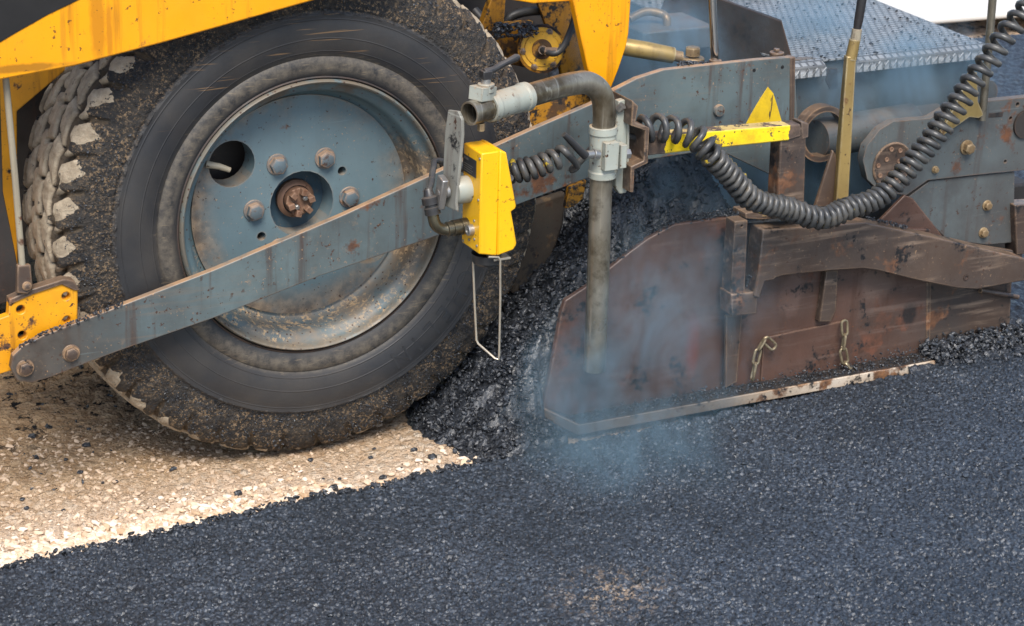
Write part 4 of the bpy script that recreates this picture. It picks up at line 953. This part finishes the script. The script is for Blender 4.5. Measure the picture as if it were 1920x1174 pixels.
# lower clamp
def ex2(bm):
    box(bm, P(1142, 291, YT-.034), (.042, .034, .078)); box(bm, P(1164, 291, YT-.030), (.020, .034, .066))
sleeve(P(1131, 236, YT), P(1129, 332, YT), .0385, 'pipe_clamp', ex2)
bm = bmesh.new(); tube(bm, [P(1122, 290, YT-.036), P(1112, 289, YT-.038)], .014, 16); tube(bm, [P(1112.5, 289, YT-.038), P(1096, 291, YT-.040)], .0115, 16); finish(bm, 'clamp_bolt', 'nickel', SA, None, .001)
bm = bmesh.new(); tube(bm, [P(1170, 289, YT-.030), P(1180, 288, YT-.030)], .015, 6); finish(bm, 'clamp_nut', 'nickel', SA, None, .001)
bm = bmesh.new(); tube(bm, [P(1098, 292, YT-.042), P(1085, 280, YT-.044), P(1070, 264, YT-.046), P(1057, 252, YT-.048)], [.0125, .011, .010, .0075], 12); finish(bm, 'clamp_lever', 'plastic', SA, None)
# flange plate
plate('flange_plate', [(1160, 190), (1171, 187), (1180, 197), (1178, 350), (1174, 362), (1162, 364), (1154, 352), (1156, 300), (1152, 250), (1158, 215)], YT+.012, .022, 'clamp', SA, .002)
plate('flange_edge', [(1177, 198), (1181, 196), (1179, 340), (1175, 352)], YT+.005, .05, 'clamp', SA, .001)
bm = bmesh.new(); tube(bm, [P(1160, 205, YT+.01), P(1168, 198, YT+.0)], .011, 16); finish(bm, 'roll_pin', 'nickel', SA)
# hat-shaped holder
hat = [(1185, 188), (1197, 199), (1191, 230), (1218, 240), (1215, 306), (1190, 318), (1188, 361), (1181, 361), (1183, 313), (1207, 302), (1210, 245), (1183, 236), (1186, 196)]
bm = bmesh.new(); prism(bm, [P(x, y, -.33) for x, y in hat], (0, .14, 0)); finish(bm, 'hat_holder', 'brown', SA, None, .002)

# ------------------------------------------------------------------ the grade sensor
GS = thing('grade_sensor', 'bright yellow box sensor with wire hoop, hung on a flat grey bracket', 'sensor', P(925, 480, -.36))
YS = -.49
bd = [(903, 288), (937, 283), (932, 480), (898, 477)]
body = plate('housing', bd, YS, .105, 'sensor', GS, .004)
lid = plate('housing_lid', [(937.5, 282), (950, 286), (958, 330), (968.5, 386), (967, 392), (959, 397), (964, 425), (969, 455), (968, 461), (963, 469), (932.5, 480)], YS-.004, .112, 'sensor', GS, .004)
bm = bmesh.new(); p = P(900, 281, YS+.05); 
Mx = body.data
# left face frame: back-top/front-top etc. for things mounted on it
def LFp(u, v):      # u 0 back..1 front, v 0 top..1 bottom, on the housing's left face
    ft, fb = P(903, 288, YS), P(898, 477, YS); q = ft.lerp(fb, v); return q+Vector((-.001, .105*(1-u), 0))
bm = bmesh.new(); a, b, c, d = LFp(.03, .10), LFp(.75, .10), LFp(.75, .27), LFp(.03, .27); prism(bm, [a, b, c, d], (-.0015, 0, 0)); lb = finish(bm, 'label_plate', 'label', body, None)
bm = bmesh.new()
for k in range(4):
    a, b = LFp(.12, .175+.022*k), LFp(.12+.5-.07*(k % 2), .175+.022*k); prism(bm, [a+Vector((-.0024, 0, 0)), b+Vector((-.0024, 0, 0)), b+Vector((-.0024, 0, -.0022)), a+Vector((-.0024, 0, -.0022))], (-.0003, 0, 0))
a = LFp(.12, .115); b = LFp(.35, .115); prism(bm, [a+Vector((-.0024, 0, 0)), b+Vector((-.0024, 0, 0)), b+Vector((-.0024, 0, -.006)), a+Vector((-.0024, 0, -.006))], (-.0003, 0, 0))
finish(bm, 'label_print', 'label_print', lb)
for uu, vv in ((.92, .06), (.9, .47), (.88, .93), (.12, .97), (.70, .70), (.70, .80), (.74, .88), (.45, .92)):
    bm = bmesh.new(); lathe(bm, LFp(uu, vv), (-1, 0, 0), [(-.002, .0038), (.001, .0038), (.002, .002), (.002, .0001)], 12); finish(bm, 'cover_screw', 'nickel', body)
bm = bmesh.new(); lathe(bm, LFp(.28, .43), (-1, 0, 0), [(-.002, .036), (.034, .036), (.038, .034), (.038, .001)], 36); finish(bm, 'mount_boss', 'clamp', GS)
# hanger plate, in the plane across the machine
hx = LFp(.3, .43).x-.044
def H(y, z): return Vector((hx-(y-yc)*.20+(z-zb_)*.06, y, z))
zt = P(865, 212, -.42).z; zb_ = LFp(.3, .43).z-.045; yc = LFp(.28, .43).y
bm = bmesh.new()
prism(bm, [H(yc+.034, zt), H(yc-.006, zt+.006), H(yc-.024, zt-.012), H(yc-.030, zt-.05), H(yc-.026, zb_+.02), H(yc-.032, zb_), H(yc+.022, zb_), H(yc+.032, zb_+.03), H(yc+.040, zt-.06)], (-.009, 0, 0))
finish(bm, 'hanger_plate', 'hanger', GS, None, .002)
bm = bmesh.new(); cc = Vector((hx-.009, yc, LFp(.28, .43).z)); cyl(bm, cc, (-1, 0, 0), .016, .012, 20); cyl(bm, cc+Vector((-.012, 0, 0)), (-1, 0, 0), .010, .02, 16)
box(bm, cc+Vector((-.022, 0, .0)), (.018, .036, .088), Matrix.Rotation(.25, 3, 'X')); finish(bm, 'wing_nut', 'nickel', GS, None, .003)
# cable plug and elbow on the left face
ep0 = LFp(.28, .80); e1_ = ep0+Vector((-.055, 0, -.003)); e2_ = e1_+Vector((-.034, .006, .020)); e3_ = e2_+Vector((-.006, .010, .044)); e4_ = e3_+Vector((.012, .03, .05))
bm = bmesh.new(); lathe(bm, ep0, (-1, 0, -.05), [(-.002, .022), (.016, .022), (.017, .019), (.021, .019), (.022, .0215), (.04, .0215), (.041, .018), (.047, .018), (.048, .020), (.056, .020), (.058, .015), (.06, .014), (.06, .001)], 32); pg = finish(bm, 'plug', 'olive', GS)
bm = bmesh.new(); tube(bm, smooth_path([ep0+Vector((-.055, 0, -.004)), e1_+Vector((-.018, .004, .004)), e2_, e3_], 6), .0155, 18); finish(bm, 'elbow', 'olive', pg)
bm = bmesh.new(); ax_ = (e3_-e2_).normalized(); lathe(bm, e3_-ax_*.022, ax_, [(0, .016), (0, .021), (.018, .021), (.020, .017), (.026, .017), (.028, .0225), (.046, .0225), (.050, .015), (.066, .011), (.07, .008)], 24); finish(bm, 'gland', 'plastic', pg)
tube_obj('plug_lead', smooth_path([e3_+ax_*.04, e4_, e4_+Vector((.03, .05, .025)), LFp(.2, .35)+Vector((-.02, .12, .02)), P(905, 330, -.30), P(960, 326, -.31)], 7), .0085, 'cable', pg)
bm = bmesh.new(); lathe(bm, LFp(.60, .80), (-1, 0, 0), [(-.002, .015), (.012, .015), (.014, .0135), (.014, .009), (.006, .008), (.006, .001)], 24); finish(bm, 'socket', 'nickel', GS)
# lens ring under the box and the wire hoop
bm = bmesh.new(); c = P(912, 482, YS+.05); lathe(bm, c+Vector((0, 0, .012)), (0, 0, -1), [(0, .040), (.022, .039), (.030, .032), (.032, .001)], 32); finish(bm, 'sensor_head', 'plastic', GS)
zw0 = P(938, 481, YS).z
a = P(916, 482, YS+.0); b = P(938, 482, YS+.0); lo = P(935, 674, YS+.0)
lx = P(887, 490, YS+.07); ll = P(893, 644, YS+.07)
tube_obj('wire_hoop', [lx, P(890, 570, YS+.07), ll+Vector((0, 0, .01)), ll+Vector((.004, -.004, 0)), lo+Vector((-.008, .006, .002)), lo, lo+Vector((.001, 0, .012)), P(938, 560, YS), b+Vector((0, 0, -.008)), b+Vector((-.005, 0, 0)), a], .0030, 'wire', GS, 10)
bm = bmesh.new(); box(bm, P(935, 480, YS+.03)+Vector((0, 0, -.002)), (.05, .045, .006)); finish(bm, 'hoop_clip', 'wire', GS, None, .001)

# ------------------------------------------------------------------ the coiled cable
CC = None
def helix(ctrl, dens, rad, wire, phase=0., sub=14, flip=1):
    line = smooth_path(ctrl, sub); n = len(line); out = []
    cum = [0.]
    for a, b in zip(line, line[1:]): cum.append(cum[-1]+(b-a).length)
    L = cum[-1]; m = len(ctrl)
    N = int(L/.0011); ph = phase; prev = 0
    for k in range(N+1):
        s = L*k/N
        while prev < n-2 and cum[prev+1] < s: prev += 1
        f = (s-cum[prev])/max(1e-9, cum[prev+1]-cum[prev]); p = line[prev].lerp(line[prev+1], f)
        tan = (line[min(prev+2, n-1)]-line[max(prev-1, 0)]).normalized()
        up = Vector((0, -1, 0)); uu = (up-tan*up.dot(tan)).normalized(); vv = tan.cross(uu)
        g = (prev+f)/sub; i0 = min(int(g), m-2); d = dens[i0]+(dens[i0+1]-dens[i0])*(g-i0); r_ = rad[i0]+(rad[i0+1]-rad[i0])*(g-i0)
        ph += flip*2*math.pi*(L/N)/(d*(1+.16*mnoise.noise(Vector((s*7, 3.3, 0)))))
        r_ *= 1+.10*mnoise.noise(Vector((s*11, 0, 5.5))); p = p+Vector((0, .010*mnoise.noise(Vector((s*9, 8, 1))), .012*mnoise.noise(Vector((s*8, 1, 2)))))
        out.append(p+(uu*math.cos(ph)+vv*math.sin(ph))*r_)
    return out[::1]
YC = -.345
bm = bmesh.new()
c1_ = [P(955, 322, -.31), P(990, 315, -.33), P(1025, 304, -.34), P(1058, 293, -.345)]
h1 = helix(c1_, [.0205, .0205, .022, .034], [.0255, .0255, .025, .024], .0095)
ln = smooth_path([h1[-1], P(1075, 300, -.34), P(1082, 312, -.32), P(1072, 318, -.30), P(1090, 300, -.27), P(1120, 270, -.25), P(1165, 250, -.26)], 6)
c2_ = [P(1196, 242, -.275), P(1222, 238, -.285), P(1250, 240, -.29), P(1282, 247, -.30), P(1308, 262, -.32), P(1330, 288, YC), P(1360, 322, YC), P(1400, 360, YC), P(1445, 386, YC), P(1495, 399, YC), P(1545, 404, YC), P(1600, 392, YC), P(1650, 366, YC), P(1694, 326, YC), P(1730, 284, YC), P(1762, 240, YC), P(1800, 186, YC), P(1840, 132, YC), P(1880, 76, YC), P(1925, 18, YC), P(1965, -40, YC)]
dn = [.036, .040, .041, .040, .034, .026, .0235, .0225, .0215, .021, .0205, .0215, .023, .025, .027, .030, .033, .036, .040, .044, .048]
rd = [.030, .034, .034, .033, .031, .029, .0285, .028, .028, .028, .028, .028, .028, .028, .028, .0285, .029, .030, .031, .031, .031]
h2 = helix(c2_, dn, rd, .0098, 1.2)
allp = h1[::3]+ln[1:]+h2[::3]
tube(bm, allp, .0098, 10)
cab = finish(bm, 'coiled_cable', 'cable', None, P(1545, 420, YC), ang=80)
tag(cab, 'long dark grey spiral cable sagging from the sensor across the end gate to upper right', 'cable')

# ------------------------------------------------------------------ loose lumps one can count
def lump(px, py, s, sx, label, grp='asphalt lumps on the stone base', seed=0, z=None):
    p = G(px, py, 0); p.z = ground_z(np.array(p.x), np.array(p.y))
    bm = bmesh.new(); bmesh.ops.create_icosphere(bm, subdivisions=3, radius=1); sd = Vector((seed*3.1, seed*1.7, 0))
    for v in bm.verts:
        d = v.co.normalized(); k = 1+.32*mnoise.noise(d*1.6+sd)+.20*mnoise.noise(d*4+sd)+.10*mnoise.noise(d*9+sd)
        v.co = Vector((d.x*sx, d.y*.9, d.z*.8))*k*s+p+Vector((0, 0, s*.55))
    return tag(finish(bm, 'asphalt_lump', 'pile', None, p), label, 'asphalt lump', grp)
lump(811, 868, .017, .75, 'largest black lump, standing upright near the tip of the pale stone wedge', seed=1)
lump(776, 846, .010, 1.1, 'round black lump just left of the upright lump on the pale stone', seed=2)
lump(718, 893, .010, 1.2, 'black lump with pale stone around it, midway along the joint', seed=3)
lump(625, 921, .012, 1.2, 'black lump touching the ragged edge of the fresh asphalt', seed=4)
lump(447, 932, .010, 1.1, 'lone black lump among loose stones under the bottom of the tyre', seed=5)
lump(60, 824, .009, 1.3, 'flat black lump on brown dirt left of the wheel, far from the joint', seed=6)
lump(163, 841, .009, 1.4, 'grey dusted lump on brown dirt below the tyre', seed=7)
for k, (x, y, s) in enumerate(((582, 861, .007), (637, 896, .005), (695, 858, .006), (150, 890, .007), (218, 904, .005), (100, 921, .005), (42, 942, .006), (50, 958, .006), (119, 958, .005), (606, 899, .004), (752, 880, .004), (702, 838, .005))):
    lump(x, y, s, 1.2, 'small black crumb lying singly on the pale stone beside the joint', 'single crumbs on the pale stone', 10+k)

# ------------------------------------------------------------------ steam
def steam(name, c, s, puffs, dens, nscale, label, colr=(.52, .79, .97)):
    c = Vector(c); bm = bmesh.new(); box(bm, (0, 0, 0), (2*s[0], 2*s[1], 2*s[2])); me = bpy.data.meshes.new(name); bm.to_mesh(me); bm.free()
    o = bpy.data.objects.new(name, me); COL.objects.link(o); o.location = c
    t = NT(name+'_vapour'); t.n.remove(t.b)
    co = t.co(); tot = None
    wob = t.node('ShaderNodeVectorMath', operation='SCALE', _0=t.noise(5, 4, .6, out=1), _3=.34)
    wo = t.node('ShaderNodeVectorMath', operation='ADD', _0=co, _1=wob)
    wo = t.node('ShaderNodeVectorMath', operation='SUBTRACT', _0=wo, _1=(.17, .17, .17))
    for p, r, k in puffs:
        p = Vector(p)-c
        q = t.node('ShaderNodeVectorMath', operation='SUBTRACT', _0=wo, _1=tuple(p))
        q = t.node('ShaderNodeVectorMath', operation='DIVIDE', _0=q, _1=tuple(r))
        l = t.node('ShaderNodeVectorMath', 1, operation='LENGTH', _0=q)
        g = t.math('MULTIPLY', t.node('ShaderNodeMapRange', interpolation_type='SMOOTHSTEP', _0=l, _1=1., _2=0., _3=0., _4=1.), k)
        tot = g if tot is None else t.math('ADD', tot, g)
    n = t.math('POWER', t.ramp(t.noise(nscale, 6, .62, t.mapping((1.25, 1, .62), rot=(0, .35, 0)), dist=1.6), .33, .74), 1.5)
    d = t.math('MULTIPLY', t.math('MULTIPLY', tot, n), dens)
    # fade to nothing at the walls of its box
    sx, sy, sz = t.sep()
    for a, h in ((sx, s[0]), (sy, s[1]), (sz, s[2])):
        d = t.math('MULTIPLY', d, t.ramp(t.math('ABSOLUTE', a), h, h*.8))
    v = t.n.new('ShaderNodeVolumePrincipled'); v.inputs['Color'].default_value = (*colr, 1); t.l.new(d, v.inputs['Density']); v.inputs['Anisotropy'].default_value = .2
    t.l.new(v.outputs[0], t.out.inputs['Volume']); me.materials.append(t.m)
    return kind(o, 'stuff', label)
steam('steam', (1.16, -.52, .42), (.85, .40, .42), [
    (P(1080, 740, -.36), (.24, .16, .24), 1.5), (P(1270, 560, -.33), (.40, .18, .28), .85), (P(1180, 660, -.36), (.36, .2, .30), .45),
    (P(1180, 850, -.50), (.40, .24, .20), 1.35), (P(1340, 720, -.33), (.32, .16, .2), .45), (P(1120, 860, -.42), (.3, .2, .14), .5), (P(1300, 930, -.66), (.4, .2, .14), .35)], 9.5, 6., 'thin bluish steam drifting in front of the end gate and over the fresh mat')
steam('steam', (1.60, .42, .76), (.95, .52, .46), [
    (P(1200, 90, .30), (.30, .30, .26), 1.4), (P(1300, 340, .20), (.42, .28, .24), 1.3), (P(1540, 300, .2), (.36, .28, .28), .9), (P(1700, 160, .02), (.50, .22, .22), .9), (P(1250, 200, .4), (.5, .3, .35), .5), (P(1450, 90, .4), (.5, .3, .25), .5)], 24., 3.4, 'bluish steam rising behind the tow arm')
